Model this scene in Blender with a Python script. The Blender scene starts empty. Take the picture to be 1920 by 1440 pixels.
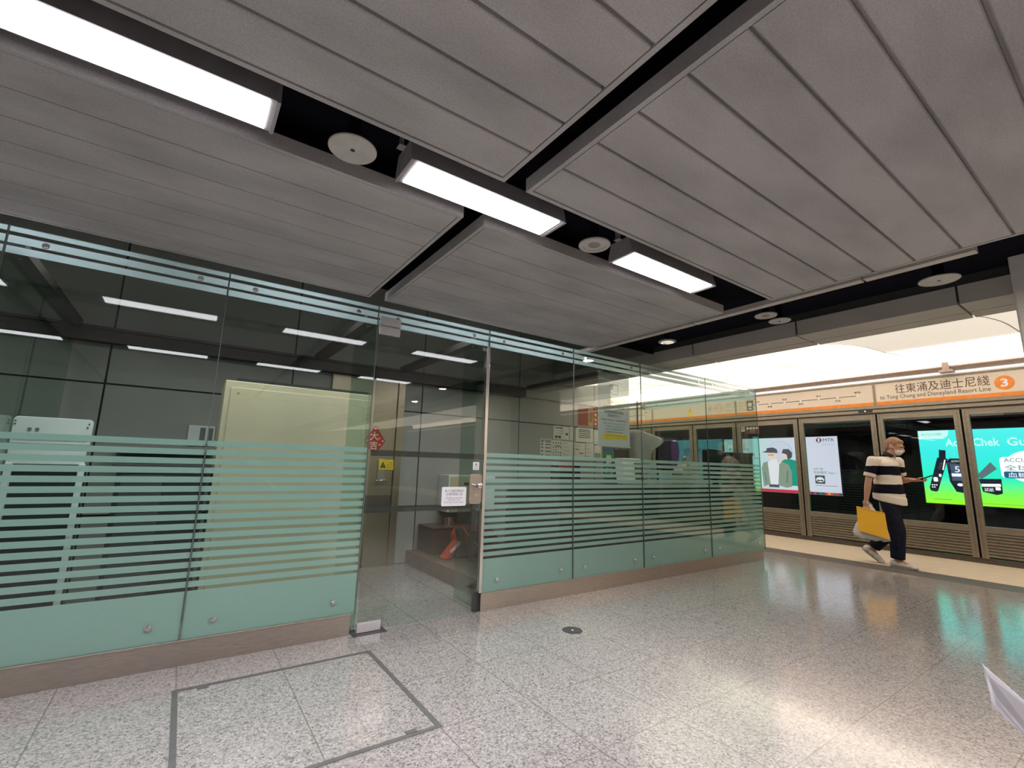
import bpy, bmesh, math, random
from mathutils import Vector, Matrix
random.seed(7)
SC = bpy.context.scene
COL = SC.collection

# ---------------------------------------------------------------- camera, world, exposure
cam_data = bpy.data.cameras.new('camera')
cam_data.sensor_width = 36.0
cam_data.lens = 36.0 * 867.52 / 1920.0
cam_data.clip_start = 0.05
cam = bpy.data.objects.new('camera', cam_data)
COL.objects.link(cam)
CAM_H = 1.19
YAW, PITCH, ROLL = 0.6076, 0.1736, 0.0271
_F = Vector((math.sin(YAW) * math.cos(PITCH), math.cos(YAW) * math.cos(PITCH), math.sin(PITCH)))
_r = _F.cross(Vector((0, 0, 1))).normalized()
_u = _r.cross(_F)
_R = math.cos(ROLL) * _r + math.sin(ROLL) * _u
_U = -math.sin(ROLL) * _r + math.cos(ROLL) * _u
cam.matrix_world = Matrix(((_R.x, _U.x, -_F.x, 0.0), (_R.y, _U.y, -_F.y, 0.0), (_R.z, _U.z, -_F.z, CAM_H), (0, 0, 0, 1)))
SC.camera = cam

world = bpy.data.worlds.new('world')
SC.world = world
world.use_nodes = True
world.node_tree.nodes['Background'].inputs[0].default_value = (0.95, 0.93, 0.90, 1)
world.node_tree.nodes['Background'].inputs[1].default_value = 0.05

SC.view_settings.view_transform = 'Standard'
SC.view_settings.look = 'None'
SC.view_settings.gamma = 1.0
SC.view_settings.use_curve_mapping = False
SC.view_settings.exposure = 0.0
SC.cycles.max_bounces = 14
SC.cycles.transparent_max_bounces = 24
SC.cycles.glossy_bounces = 6
SC.cycles.diffuse_bounces = 5
SC.cycles.caustics_reflective = False
SC.cycles.caustics_refractive = False
SC.cycles.sample_clamp_indirect = 6.0

LAMP = 9.0          # ceiling fixtures, glow of the lens
LAMP_W = 18.0       # light each fixture throws down, watts
BOOTH_W = 11.5       # unseen lamps added above the booth to brighten it, watts each
VAULT = 1.6        # glow put into the vault over the platform edge
COVE = 40.0         # tubes behind the cornice above the platform doors

# ---------------------------------------------------------------- materials
def s2l(c):
    return tuple(((v / 255.0) / 12.92 if v / 255.0 <= 0.04045 else ((v / 255.0 + 0.055) / 1.055) ** 2.4) for v in c)

MATS = {}
def pmat(name, col, rough=0.6, metal=0.0, var=0.10, scale=12.0, bump=0.0, spec=0.5, stretch=None, coat=0.0):
    """principled material, colour broken up by procedural noise"""
    if name in MATS: return MATS[name]
    m = bpy.data.materials.new(name); m.use_nodes = True
    nt = m.node_tree; b = nt.nodes['Principled BSDF']
    tc = nt.nodes.new('ShaderNodeTexCoord'); mp = nt.nodes.new('ShaderNodeMapping')
    nt.links.new(tc.outputs['Object'], mp.inputs['Vector'])
    if stretch: mp.inputs['Scale'].default_value = stretch
    nz = nt.nodes.new('ShaderNodeTexNoise'); nz.inputs['Scale'].default_value = scale; nz.inputs['Detail'].default_value = 4
    nt.links.new(mp.outputs[0], nz.inputs['Vector'])
    rp = nt.nodes.new('ShaderNodeValToRGB')
    rp.color_ramp.elements[0].position = 0.3; rp.color_ramp.elements[1].position = 0.7
    rp.color_ramp.elements[0].color = tuple(max(0, v * (1 - var)) for v in col) + (1,)
    rp.color_ramp.elements[1].color = tuple(min(1, v * (1 + var)) for v in col) + (1,)
    nt.links.new(nz.outputs[0], rp.inputs[0]); nt.links.new(rp.outputs[0], b.inputs['Base Color'])
    b.inputs['Roughness'].default_value = rough; b.inputs['Metallic'].default_value = metal
    b.inputs['Specular IOR Level'].default_value = spec
    if coat: b.inputs['Coat Weight'].default_value = coat
    if bump:
        bp = nt.nodes.new('ShaderNodeBump'); bp.inputs['Strength'].default_value = bump; bp.inputs['Distance'].default_value = 0.002
        nt.links.new(nz.outputs[0], bp.inputs['Height']); nt.links.new(bp.outputs[0], b.inputs['Normal'])
    MATS[name] = m
    return m

def emat(name, col, strength):
    if name in MATS: return MATS[name]
    m = bpy.data.materials.new(name); m.use_nodes = True
    nt = m.node_tree; nt.nodes.clear()
    o = nt.nodes.new('ShaderNodeOutputMaterial'); e = nt.nodes.new('ShaderNodeEmission')
    e.inputs[0].default_value = tuple(col) + (1,); e.inputs[1].default_value = strength
    nt.links.new(e.outputs[0], o.inputs[0])
    MATS[name] = m
    return m

def glass_mat(name, tint, ior=1.5):
    m = bpy.data.materials.new(name); m.use_nodes = True
    nt = m.node_tree; nt.nodes.clear()
    o = nt.nodes.new('ShaderNodeOutputMaterial'); mx = nt.nodes.new('ShaderNodeMixShader')
    t = nt.nodes.new('ShaderNodeBsdfTransparent'); g = nt.nodes.new('ShaderNodeBsdfGlossy'); f = nt.nodes.new('ShaderNodeFresnel')
    t.inputs[0].default_value = tuple(tint) + (1,); g.inputs['Roughness'].default_value = 0.0
    g.inputs[0].default_value = (1, 1, 1, 1)
    # both faces of the sheet reflect alike: undo the index flip the node makes on back faces
    gm = nt.nodes.new('ShaderNodeNewGeometry'); mi = nt.nodes.new('ShaderNodeMix'); mi.data_type = 'FLOAT'
    mi.inputs[2].default_value = ior; mi.inputs[3].default_value = 1.0 / ior
    nt.links.new(gm.outputs['Backfacing'], mi.inputs[0]); nt.links.new(mi.outputs[0], f.inputs[0])
    nt.links.new(f.outputs[0], mx.inputs[0]); nt.links.new(t.outputs[0], mx.inputs[1]); nt.links.new(g.outputs[0], mx.inputs[2])
    nt.links.new(mx.outputs[0], o.inputs[0])
    MATS[name] = m
    return m

def film_mat(name, col, transp=0.06, transl=0.25):
    m = bpy.data.materials.new(name); m.use_nodes = True
    nt = m.node_tree; nt.nodes.clear()
    o = nt.nodes.new('ShaderNodeOutputMaterial')
    d = nt.nodes.new('ShaderNodeBsdfDiffuse'); d.inputs[0].default_value = tuple(col) + (1,)
    l = nt.nodes.new('ShaderNodeBsdfTranslucent'); l.inputs[0].default_value = tuple(col) + (1,)
    t = nt.nodes.new('ShaderNodeBsdfTransparent')
    m1 = nt.nodes.new('ShaderNodeMixShader'); m1.inputs[0].default_value = transl
    m2 = nt.nodes.new('ShaderNodeMixShader'); m2.inputs[0].default_value = transp
    nt.links.new(d.outputs[0], m1.inputs[1]); nt.links.new(l.outputs[0], m1.inputs[2])
    nt.links.new(m1.outputs[0], m2.inputs[1]); nt.links.new(t.outputs[0], m2.inputs[2])
    nt.links.new(m2.outputs[0], o.inputs[0])
    MATS[name] = m
    return m

def terrazzo():
    m = bpy.data.materials.new('terrazzo'); m.use_nodes = True
    nt = m.node_tree; b = nt.nodes['Principled BSDF']; N = nt.nodes.new; L = nt.links.new
    tc = N('ShaderNodeTexCoord')
    v1 = N('ShaderNodeTexVoronoi'); v1.inputs['Scale'].default_value = 120.0; v1.inputs['Randomness'].default_value = 1.0
    L(tc.outputs['Object'], v1.inputs['Vector'])
    sep = N('ShaderNodeSeparateColor'); L(v1.outputs['Color'], sep.inputs[0])
    r1 = N('ShaderNodeValToRGB'); r1.color_ramp.interpolation = 'CONSTANT'
    el = r1.color_ramp.elements
    el[0].position = 0.0; el[0].color = (0.165, 0.152, 0.145, 1)
    el[1].position = 0.10; el[1].color = (0.25, 0.226, 0.216, 1)
    for p, c in ((0.30, (0.325, 0.294, 0.281)), (0.62, (0.375, 0.342, 0.328)), (0.86, (0.43, 0.40, 0.385))):
        e = el.new(p); e.color = c + (1,)
    L(sep.outputs[0], r1.inputs[0])
    v2 = N('ShaderNodeTexVoronoi'); v2.inputs['Scale'].default_value = 260.0
    L(tc.outputs['Object'], v2.inputs['Vector'])
    s2 = N('ShaderNodeSeparateColor'); L(v2.outputs['Color'], s2.inputs[0])
    r2 = N('ShaderNodeValToRGB'); r2.color_ramp.elements[0].color = (0.72, 0.72, 0.72, 1); r2.color_ramp.elements[1].color = (1.2, 1.2, 1.2, 1)
    L(s2.outputs[0], r2.inputs[0])
    mul = N('ShaderNodeMixRGB'); mul.blend_type = 'MULTIPLY'; mul.inputs[0].default_value = 0.8
    L(r1.outputs[0], mul.inputs[1]); L(r2.outputs[0], mul.inputs[2])
    # slab joints
    sx = N('ShaderNodeSeparateXYZ'); L(tc.outputs['Object'], sx.inputs[0])
    def joint(sock, off, size, wid):
        a = N('ShaderNodeMath'); a.operation = 'SUBTRACT'; L(sock, a.inputs[0]); a.inputs[1].default_value = off
        d = N('ShaderNodeMath'); d.operation = 'DIVIDE'; L(a.outputs[0], d.inputs[0]); d.inputs[1].default_value = size
        r = N('ShaderNodeMath'); r.operation = 'ROUND'; L(d.outputs[0], r.inputs[0])
        s = N('ShaderNodeMath'); s.operation = 'SUBTRACT'; L(d.outputs[0], s.inputs[0]); L(r.outputs[0], s.inputs[1])
        ab = N('ShaderNodeMath'); ab.operation = 'ABSOLUTE'; L(s.outputs[0], ab.inputs[0])
        lt = N('ShaderNodeMath'); lt.operation = 'LESS_THAN'; L(ab.outputs[0], lt.inputs[0]); lt.inputs[1].default_value = wid / size / 2
        return lt.outputs[0]
    jx = joint(sx.outputs[0], 0.115, 0.4985, 0.006); jy = joint(sx.outputs[1], 1.07, 0.51, 0.004)
    mx = N('ShaderNodeMath'); mx.operation = 'MAXIMUM'; L(jx, mx.inputs[0]); L(jy, mx.inputs[1])
    mj = N('ShaderNodeMixRGB'); mj.inputs[2].default_value = (0.12, 0.11, 0.10, 1)
    sc = N('ShaderNodeMath'); sc.operation = 'MULTIPLY'; L(mx.outputs[0], sc.inputs[0]); sc.inputs[1].default_value = 0.75
    L(sc.outputs[0], mj.inputs[0]); L(mul.outputs[0], mj.inputs[1])
    L(mj.outputs[0], b.inputs['Base Color'])
    nz = N('ShaderNodeTexNoise'); nz.inputs['Scale'].default_value = 1.3; L(tc.outputs['Object'], nz.inputs['Vector'])
    rr = N('ShaderNodeMapRange'); rr.inputs['To Min'].default_value = 0.10; rr.inputs['To Max'].default_value = 0.16
    L(nz.outputs[0], rr.inputs[0]); L(rr.outputs[0], b.inputs['Roughness'])
    b.inputs['Specular IOR Level'].default_value = 0.9; b.inputs['Coat Weight'].default_value = 0.35; b.inputs['Coat Roughness'].default_value = 0.12
    MATS['terrazzo'] = m
    return m

def ceiling_mat():
    m = bpy.data.materials.new('ceiling_plank'); m.use_nodes = True
    nt = m.node_tree; b = nt.nodes['Principled BSDF']; N = nt.nodes.new; L = nt.links.new
    tc = N('ShaderNodeTexCoord')
    fine = N('ShaderNodeTexNoise'); fine.inputs['Scale'].default_value = 160; L(tc.outputs['Object'], fine.inputs['Vector'])
    mp = N('ShaderNodeMapping'); mp.inputs['Scale'].default_value = (0.9, 2.2, 1); L(tc.outputs['Object'], mp.inputs['Vector'])
    big = N('ShaderNodeTexNoise'); big.inputs['Scale'].default_value = 1.6; big.inputs['Detail'].default_value = 6; L(mp.outputs[0], big.inputs['Vector'])
    r = N('ShaderNodeValToRGB'); r.color_ramp.elements[0].position = 0.30; r.color_ramp.elements[0].color = (0.355, 0.341, 0.334, 1)
    r.color_ramp.elements[1].position = 0.60; r.color_ramp.elements[1].color = (0.485, 0.466, 0.46, 1); L(big.outputs[0], r.inputs[0])
    r2 = N('ShaderNodeValToRGB'); r2.color_ramp.elements[0].position = 0.3; r2.color_ramp.elements[0].color = (0.86, 0.86, 0.86, 1)
    r2.color_ramp.elements[1].position = 0.7; r2.color_ramp.elements[1].color = (1.1, 1.1, 1.1, 1); L(fine.outputs[0], r2.inputs[0])
    mul = N('ShaderNodeMixRGB'); mul.blend_type = 'MULTIPLY'; mul.inputs[0].default_value = 1; L(r.outputs[0], mul.inputs[1]); L(r2.outputs[0], mul.inputs[2])
    L(mul.outputs[0], b.inputs['Base Color']); b.inputs['Roughness'].default_value = 0.75
    MATS['ceiling_plank'] = m
    return m

M_TERR = terrazzo(); M_CEIL = ceiling_mat()
M_GLASS = glass_mat('green_glass', (0.87, 0.915, 0.885))
M_CLEAR = glass_mat('clear_glass', (0.86, 0.89, 0.87))
M_FIN = glass_mat('dark_green_fin_glass', (0.72, 0.84, 0.78))
M_PSDG = glass_mat('smoked_glass', (0.80, 0.82, 0.82))
M_FILM = film_mat('frosted_film', (0.64, 0.81, 0.79), 0.05, 0.45)
M_FILM_LIT = film_mat('frosted_film_lit', (0.80, 0.87, 0.91), 0.05, 0.45)  # same frosted film, paler and bluer to paint in light from above
M_BAND = film_mat('grey_glass_band', (0.11, 0.112, 0.105), 0.35, 0.1)
M_BLACK = pmat('black_paint', (0.006, 0.006, 0.009), 0.9, spec=0.1)
M_SOFT = pmat('black_soffit', (0.008, 0.008, 0.013), 0.95, spec=0.05)
M_STEEL = pmat('brushed_steel', (0.54, 0.47, 0.41), 0.30, 0.9, 0.28, 30, stretch=(0.6, 8, 40))
M_PATCH = pmat('satin_steel', (0.60, 0.57, 0.58), 0.4, 0.35, 0.05, 20)
M_STEELD = pmat('dull_steel', (0.40, 0.35, 0.30), 0.42, 0.85, 0.12, 30, stretch=(1, 1, 10))
M_CHROME = pmat('polished_steel', (0.78, 0.75, 0.73), 0.18, 1.0, 0.03)
M_WALL = pmat('wall_panel', (0.33, 0.32, 0.29), 0.45, 0.0, 0.05, 2.0)
M_JOINT = pmat('wall_joint', (0.03, 0.03, 0.03), 0.8)
M_BEAM = pmat('dark_beam', (0.045, 0.04, 0.036), 0.5, 0.3)
M_CREAM = pmat('cream_enamel', (0.50, 0.435, 0.30), 0.4, 0, 0.04, 3)
M_WHITE = pmat('white_enamel', (0.72, 0.74, 0.73), 0.4, 0, 0.04)
M_PAPER = pmat('paper', (0.74, 0.72, 0.64), 0.8, 0, 0.03)
M_PAPERW = pmat('white_paper', (0.80, 0.78, 0.82), 0.7, 0, 0.03)
M_INK = pmat('ink', (0.03, 0.03, 0.035), 0.7)
M_INKG = pmat('grey_ink', (0.16, 0.155, 0.14), 0.7)
M_INKB = pmat('brown_ink', (0.085, 0.055, 0.035), 0.7)
M_DARK = pmat('dark_plastic', (0.02, 0.021, 0.022), 0.45)
M_DKGREY = pmat('dark_grey_metal', (0.06, 0.06, 0.06), 0.5, 0.2)
M_RED = pmat('red_paper', (0.45, 0.035, 0.025), 0.6)
M_GOLD = pmat('pale_gold_print', (0.72, 0.60, 0.42), 0.5)
M_YEL = pmat('yellow_print', (0.80, 0.58, 0.03), 0.5)
M_ORG = pmat('orange_print', (0.78, 0.24, 0.03), 0.5)
M_SIGN = pmat('sign_face', (0.70, 0.60, 0.50), 0.45, 0, 0.02, 2)
M_PSD = pmat('door_frame_metal', (0.29, 0.245, 0.19), 0.38, 0.65, 0.16, 14, stretch=(1, 1, 6))
M_PSDD = pmat('door_frame_dark', (0.11, 0.09, 0.075), 0.5, 0.4)
M_CORN = pmat('cornice_metal', (0.40, 0.31, 0.27), 0.5, 0.2)
M_VAULT = pmat('vault_white', (0.82, 0.80, 0.76), 0.7, 0, 0.02, 2)
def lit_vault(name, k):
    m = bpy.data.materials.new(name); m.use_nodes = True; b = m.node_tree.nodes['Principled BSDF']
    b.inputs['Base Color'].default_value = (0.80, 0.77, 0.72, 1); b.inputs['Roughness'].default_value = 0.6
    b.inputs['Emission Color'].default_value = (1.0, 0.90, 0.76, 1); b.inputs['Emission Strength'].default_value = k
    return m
M_VLIT = lit_vault('glowing_vault', VAULT); M_VDIM = lit_vault('glowing_vault_dim', VAULT * 0.40)  # glow is put into the vault material; dim copy paints the shaded bays
M_BULK = pmat('bulkhead_grey', (0.56, 0.52, 0.47), 0.6, 0, 0.06, 3)
M_COLM = pmat('column_grey', (0.78, 0.73, 0.68), 0.7, 0, 0.08, 6, bump=0.2)
M_LENS = emat('lamp_lens', (0.97, 0.95, 1.0), LAMP)
M_TUBE = emat('cove_tube', (1.0, 0.87, 0.70), COVE)
M_LAMPH = pmat('lamp_housing', (0.42, 0.40, 0.41), 0.5, 0.2)
M_SPK = pmat('speaker_white', (0.52, 0.50, 0.46), 0.6)
M_STRIPT = pmat('beige_tile', (0.62, 0.52, 0.40), 0.5, 0, 0.06, 9)
M_STRIPD = pmat('dark_strip', (0.11, 0.095, 0.085), 0.4, 0, 0.1)
M_TRAP = pmat('trap_metal', (0.20, 0.19, 0.19), 0.4, 0.6)
M_BROWN = pmat('brown_lino', (0.095, 0.066, 0.044), 0.5, 0, 0.12, 5)

# ---------------------------------------------------------------- geometry helpers
WL = {}
class MB:
    def __init__(s): s.v = []; s.f = []
    def add(s, vs, fs):
        n = len(s.v); s.v += [tuple(p) for p in vs]; s.f += [tuple(i + n for i in f) for f in fs]; return s
    def box(s, x0, x1, y0, y1, z0, z1):
        return s.add([(x0, y0, z0), (x1, y0, z0), (x1, y1, z0), (x0, y1, z0), (x0, y0, z1), (x1, y0, z1), (x1, y1, z1), (x0, y1, z1)],
                     [(0, 3, 2, 1), (4, 5, 6, 7), (0, 1, 5, 4), (1, 2, 6, 5), (2, 3, 7, 6), (3, 0, 4, 7)])
    def poly(s, pts): return s.add(pts, [tuple(range(len(pts)))])
    def prism(s, pts, off):
        n = len(pts); o = Vector(off); a = [Vector(p) for p in pts]
        fs = [tuple(range(n))[::-1], tuple(range(n, 2 * n))]
        fs += [(i, (i + 1) % n, n + (i + 1) % n, n + i) for i in range(n)]
        return s.add(a + [p + o for p in a], fs)
    def cyl(s, p0, p1, r0, r1=None, n=20, caps=True):
        r1 = r0 if r1 is None else r1
        p0 = Vector(p0); p1 = Vector(p1); d = (p1 - p0).normalized()
        a = d.orthogonal().normalized(); b = d.cross(a)
        vs = []
        for p, r in ((p0, r0), (p1, r1)):
            for i in range(n):
                t = 2 * math.pi * i / n; vs.append(p + a * (r * math.cos(t)) + b * (r * math.sin(t)))
        fs = [(i, (i + 1) % n, n + (i + 1) % n, n + i) for i in range(n)]
        if caps: fs += [tuple(range(n))[::-1], tuple(range(n, 2 * n))]
        return s.add(vs, fs)
    def lathe(s, c, prof, axis=(0, 0, 1), n=28):
        c = Vector(c); d = Vector(axis).normalized(); a = d.orthogonal().normalized(); b = d.cross(a); vs = []; fs = []
        for r, h in prof:
            for i in range(n):
                t = 2 * math.pi * i / n; vs.append(c + d * h + a * (r * math.cos(t)) + b * (r * math.sin(t)))
        for k in range(len(prof) - 1):
            fs += [(k * n + i, k * n + (i + 1) % n, (k + 1) * n + (i + 1) % n, (k + 1) * n + i) for i in range(n)]
        fs += [tuple(range(n))[::-1], tuple(range((len(prof) - 1) * n, len(prof) * n))]
        return s.add(vs, fs)
    def ell(s, c, r, rot=None, nu=16, nv=10):
        c = Vector(c); vs = []; fs = []
        for j in range(1, nv):
            ph = math.pi * j / nv
            for i in range(nu):
                t = 2 * math.pi * i / nu
                p = Vector((r[0] * math.sin(ph) * math.cos(t), r[1] * math.sin(ph) * math.sin(t), r[2] * math.cos(ph)))
                vs.append(c + (rot @ p if rot else p))
        top = Vector((0, 0, r[2])); bot = Vector((0, 0, -r[2]))
        vs += [c + (rot @ top if rot else top), c + (rot @ bot if rot else bot)]
        for j in range(nv - 2):
            for i in range(nu):
                a = j * nu + i; b = j * nu + (i + 1) % nu; fs.append((a, a + nu, b + nu, b))
        T = (nv - 1) * nu
        for i in range(nu):
            fs.append((T, i, (i + 1) % nu)); fs.append((T + 1, (nv - 2) * nu + (i + 1) % nu, (nv - 2) * nu + i))
        return s.add(vs, fs)
    def cap(s, p0, p1, r0, r1, n=14):
        s.cyl(p0, p1, r0, r1, n); s.ell(p0, (r0, r0, r0), None, n, 8); s.ell(p1, (r1, r1, r1), None, n, 8); return s
    def path(s, pts, r, n=8):
        for a, b in zip(pts[:-1], pts[1:]): s.cap(a, b, r, r, n)
        return s
    def mesh(s, name, base):
        m = bpy.data.meshes.new(name)
        m.from_pydata([tuple(Vector(p) - base) for p in s.v], [], s.f); m.update()
        return m
    def center(s):
        lo = [min(p[i] for p in s.v) for i in range(3)]; hi = [max(p[i] for p in s.v) for i in range(3)]
        return Vector([(a + b) / 2 for a, b in zip(lo, hi)]), lo, hi
    def build(s, name, mat, parent=None, bevel=0.0, smooth=False, base=None, seg=2):
        c, lo, hi = s.center()
        if base is None: base = c if parent else Vector((c.x, c.y, lo[2]))
        base = Vector(base)
        me = s.mesh(name, base); me.materials.append(mat)
        bm = bmesh.new(); bm.from_mesh(me); bmesh.ops.recalc_face_normals(bm, faces=bm.faces); bm.to_mesh(me); bm.free()
        if smooth:
            for p in me.polygons: p.use_smooth = True
        return link(name, me, base, parent, bevel, seg)

def link(name, me, base, parent=None, bevel=0.0, seg=2):
    o = bpy.data.objects.new(name, me); COL.objects.link(o)
    WL[o.name] = Vector(base)
    if parent:
        o.parent = parent; o.location = Vector(base) - WL[parent.name]
    else: o.location = base
    if bevel:
        b = o.modifiers.new('bevel', 'BEVEL'); b.width = bevel; b.segments = seg; b.limit_method = 'ANGLE'; b.angle_limit = math.radians(40)
    return o

def tag(o, label, cat, group=None):
    o['label'] = label; o['category'] = cat
    if group: o['group'] = group
    return o
def struct(o, label=None):
    o['kind'] = 'structure'
    if label: o['label'] = label
    return o
def empty(name, loc, label, cat, group=None):
    o = bpy.data.objects.new(name, None); COL.objects.link(o); o.location = loc; o.empty_display_size = 0.1
    WL[o.name] = Vector(loc)
    return tag(o, label, cat, group)
def dup(root, loc, label, group=None):
    c = root.copy(); COL.objects.link(c); c.location = loc; c['label'] = label
    if group: c['group'] = group
    WL[c.name] = Vector(loc)
    for ch in root.children:
        k = ch.copy(); COL.objects.link(k); k.parent = c
        for g in ch.children:
            q = g.copy(); COL.objects.link(q); q.parent = k
    return c

FRONT = Matrix(((1, 0, 0), (0, 0, -1), (0, 1, 0)))       # reads from -Y, columns: right, up, normal
SIDE = Matrix(((0, 0, -1), (-1, 0, 0), (0, 1, 0)))       # reads from -X
def text(s, mat, parent, center, w, h, basis, name='lettering', outline=False, bold=0.0, thick=0.0):
    c = bpy.data.curves.new(name, 'FONT'); c.body = s; c.resolution_u = 2; c.align_x = 'CENTER'
    c.offset = bold; c.space_line = 1.05
    if outline:
        c.fill_mode = 'NONE'; c.bevel_depth = 0.012; c.bevel_resolution = 0
    o = bpy.data.objects.new(name, c); COL.objects.link(o)
    dg = bpy.context.evaluated_depsgraph_get()
    me = bpy.data.meshes.new_from_object(o.evaluated_get(dg))
    bpy.data.objects.remove(o); bpy.data.curves.remove(c)
    xs = [v.co.x for v in me.vertices]; ys = [v.co.y for v in me.vertices]
    if not xs: return None
    cx, cy = (min(xs) + max(xs)) / 2, (min(ys) + max(ys)) / 2
    sx = w / (max(xs) - min(xs)); sy = (h / (max(ys) - min(ys))) if h else sx
    for v in me.vertices:
        v.co = basis @ Vector(((v.co.x - cx) * sx, (v.co.y - cy) * sy, v.co.z * min(sx, sy)))
    me.materials.clear(); me.materials.append(mat); me.update()
    return link(name, me, Vector(center), parent)

def fpoly(pts, y):            # polygon on a plane facing -Y, pts (x, z)
    return [(p[0], y, p[1]) for p in pts]
def spoly(pts, x):            # polygon on a plane facing -X, pts (y, z)
    return [(x, p[0], p[1]) for p in pts]
def circ(cx, cz, r, n=28, r2=None):
    r2 = r2 or r
    return [(cx + r * math.cos(2 * math.pi * i / n), cz + r2 * math.sin(2 * math.pi * i / n)) for i in range(n)]
def rrect(a0, a1, b0, b1, r, n=5):
    out = []
    for cx, cy, st in ((a1 - r, b1 - r, 0), (a0 + r, b1 - r, 90), (a0 + r, b0 + r, 180), (a1 - r, b0 + r, 270)):
        for i in range(n + 1):
            t = math.radians(st + 90 * i / n); out.append((cx + r * math.cos(t), cy + r * math.sin(t)))
    return out

# ---------------------------------------------------------------- setting: floor, outer walls, ceiling
YB = 3.45            # front face of the glass booth
ZT = 2.39            # top of its glass
YW = 5.50            # panelled wall behind the booth
XP = 9.40            # face of the platform screen doors
ZC = 2.475           # underside of the ceiling planks

struct(MB().box(-7, 7.42, -16, 9.0, -0.2, 0.0).build('floor', M_TERR, base=(0, 0, 0)))
struct(MB().box(7.42, 7.86, -16, 9.0, -0.2, 0.0).build('floor', M_STRIPD, base=(7.6, 0, 0)))
struct(MB().box(7.86, 9.62, -16, 9.0, -0.2, 0.0).build('floor', M_STRIPT, base=(8.7, 0, 0)))
struct(MB().box(9.62, 9.72, -16, 14.0, -1.6, 0.0).build('trim_1', M_DKGREY))
struct(MB().box(9.62, 13.2, -16, 14.0, -1.7, -1.6).build('floor', M_BLACK))
struct(MB().box(13.05, 13.25, -16, 16.0, -1.7, 5.0).build('wall_right', M_SOFT))
struct(MB().box(-7.2, -7.0, -16, 9.0, 0, 3.6).build('wall_left', M_WALL))
struct(MB().box(-7.2, 13.2, -16.2, -16.0, -1.7, 4.0).build('wall_back', M_DKGREY))
struct(MB().box(5.9, 13.2, 13.0, 13.2, -1.7, 4.0).build('wall_front', M_SOFT))
struct(MB().box(-7, 4.62, -16, 3.60, 2.68, 2.76).build('ceiling', M_SOFT))
struct(MB().box(-7, 4.64, 3.55, 5.62, 3.40, 3.48).build('ceiling', M_DKGREY))
struct(MB().box(-7, 4.64, 3.60, 3.62, 2.60, 3.40).build('trim_8', M_SOFT))
struct(MB().box(4.62, 4.64, 3.62, 5.5, 2.62, 3.40).build('trim_8', M_WALL))
struct(MB().box(9.7, 13.2, -16, 14, 3.6, 3.7).build('ceiling', M_SOFT))

# panelled wall behind the booth: panels 1.545 wide, 1.16 high with dark joints
w = MB(); j = MB()
xs = [-7.0] + [-0.66 + 1.5425 * k for k in range(-4, 5)] + [5.86]
zs = [0.0, 0.66, 1.82, 2.98, 3.40]
for a, b in zip(xs[:-1], xs[1:]):
    for c, d in zip(zs[:-1], zs[1:]):
        if 1.6 < (a + b) / 2 < 1.7 and d < 0: continue
        w.box(a + 0.008, b - 0.008, YW, YW + 0.03, c + 0.008, d - 0.008)
wall = struct(w.build('wall_rear', M_WALL))
j.box(-7, 5.86, YW + 0.02, YW + 0.15, 0, 3.40)
struct(j.build('wall_rear', M_JOINT))
# end face of the wall at the right
struct(MB().box(5.86, 5.90, YW, 13, 0, 2.70).build('wall_rear', M_WALL))

def ceiling_block(x0, x1, y0, y1, n, gap):
    """one raft of long planks inside a thin edge frame, laid along x"""
    m = MB(); z = ZC; t = 0.068; e = 0.022
    m.box(x0, x1, y0, y0 + e, z, z + t); m.box(x0, x1, y1 - e, y1, z, z + t)
    m.box(x0, x0 + e, y0 + e, y1 - e, z, z + t); m.box(x1 - e, x1, y0 + e, y1 - e, z, z + t)
    m.box(x0 + 0.004, x1 - 0.004, y0 + 0.004, y1 - 0.004, z + 0.022, z + t - 0.002)
    ya, yb = y0 + e + 0.005, y1 - e - 0.005
    p = (yb - ya) / n; c = gap * 0.45
    for k in range(n):
        a = ya + p * k + gap / 2; b = ya + p * (k + 1) - gap / 2
        if k == 0: a = ya
        if k == n - 1: b = yb
        xa, xb = x0 + e + 0.005, x1 - e - 0.005
        m.add([(xa, a, z + .02), (xb, a, z + .02), (xb, b, z + .02), (xa, b, z + .02), (xa, a + c * .2, z + c), (xb, a + c * .2, z + c), (xb, b - c * .2, z + c), (xa, b - c * .2, z + c),
               (xa, a + c, z + .001), (xb, a + c, z + .001), (xb, b - c, z + .001), (xa, b - c, z + .001)],
              [(3, 2, 1, 0), (0, 1, 5, 4), (1, 2, 6, 5), (2, 3, 7, 6), (3, 0, 4, 7), (4, 5, 9, 8), (5, 6, 10, 9), (6, 7, 11, 10), (7, 4, 8, 11), (8, 9, 10, 11)])
    return struct(m.build('ceiling', M_CEIL, base=((x0 + x1) / 2, (y0 + y1) / 2, z)))

for x0, x1 in ((-6.16, -3.84), (-3.71, -1.39), (-1.26, 1.06), (1.185, 3.515)):
    ceiling_block(x0, x1, 2.015, 3.545, 7, 0.005)
    ceiling_block(x0, x1, -0.085, 1.632, 8, 0.011)
    ceiling_block(x0, x1, -2.21, -0.475, 8, 0.011)
    ceiling_block(x0, x1, -4.31, -2.59, 8, 0.011)
struct(MB().box(-7, 3.515, -16, -4.7, ZC, ZC + 0.06).build('ceiling', M_CEIL))
# thin rail in the dark gap past the right-hand ends of the rafts
for a, b in ((0.52, 1.06), (1.075, 2.33), (2.345, 3.9)):
    struct(MB().box(3.56, 3.625, a, b, ZC - 0.005, ZC + 0.035).build('trim_2', M_BULK))

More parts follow.
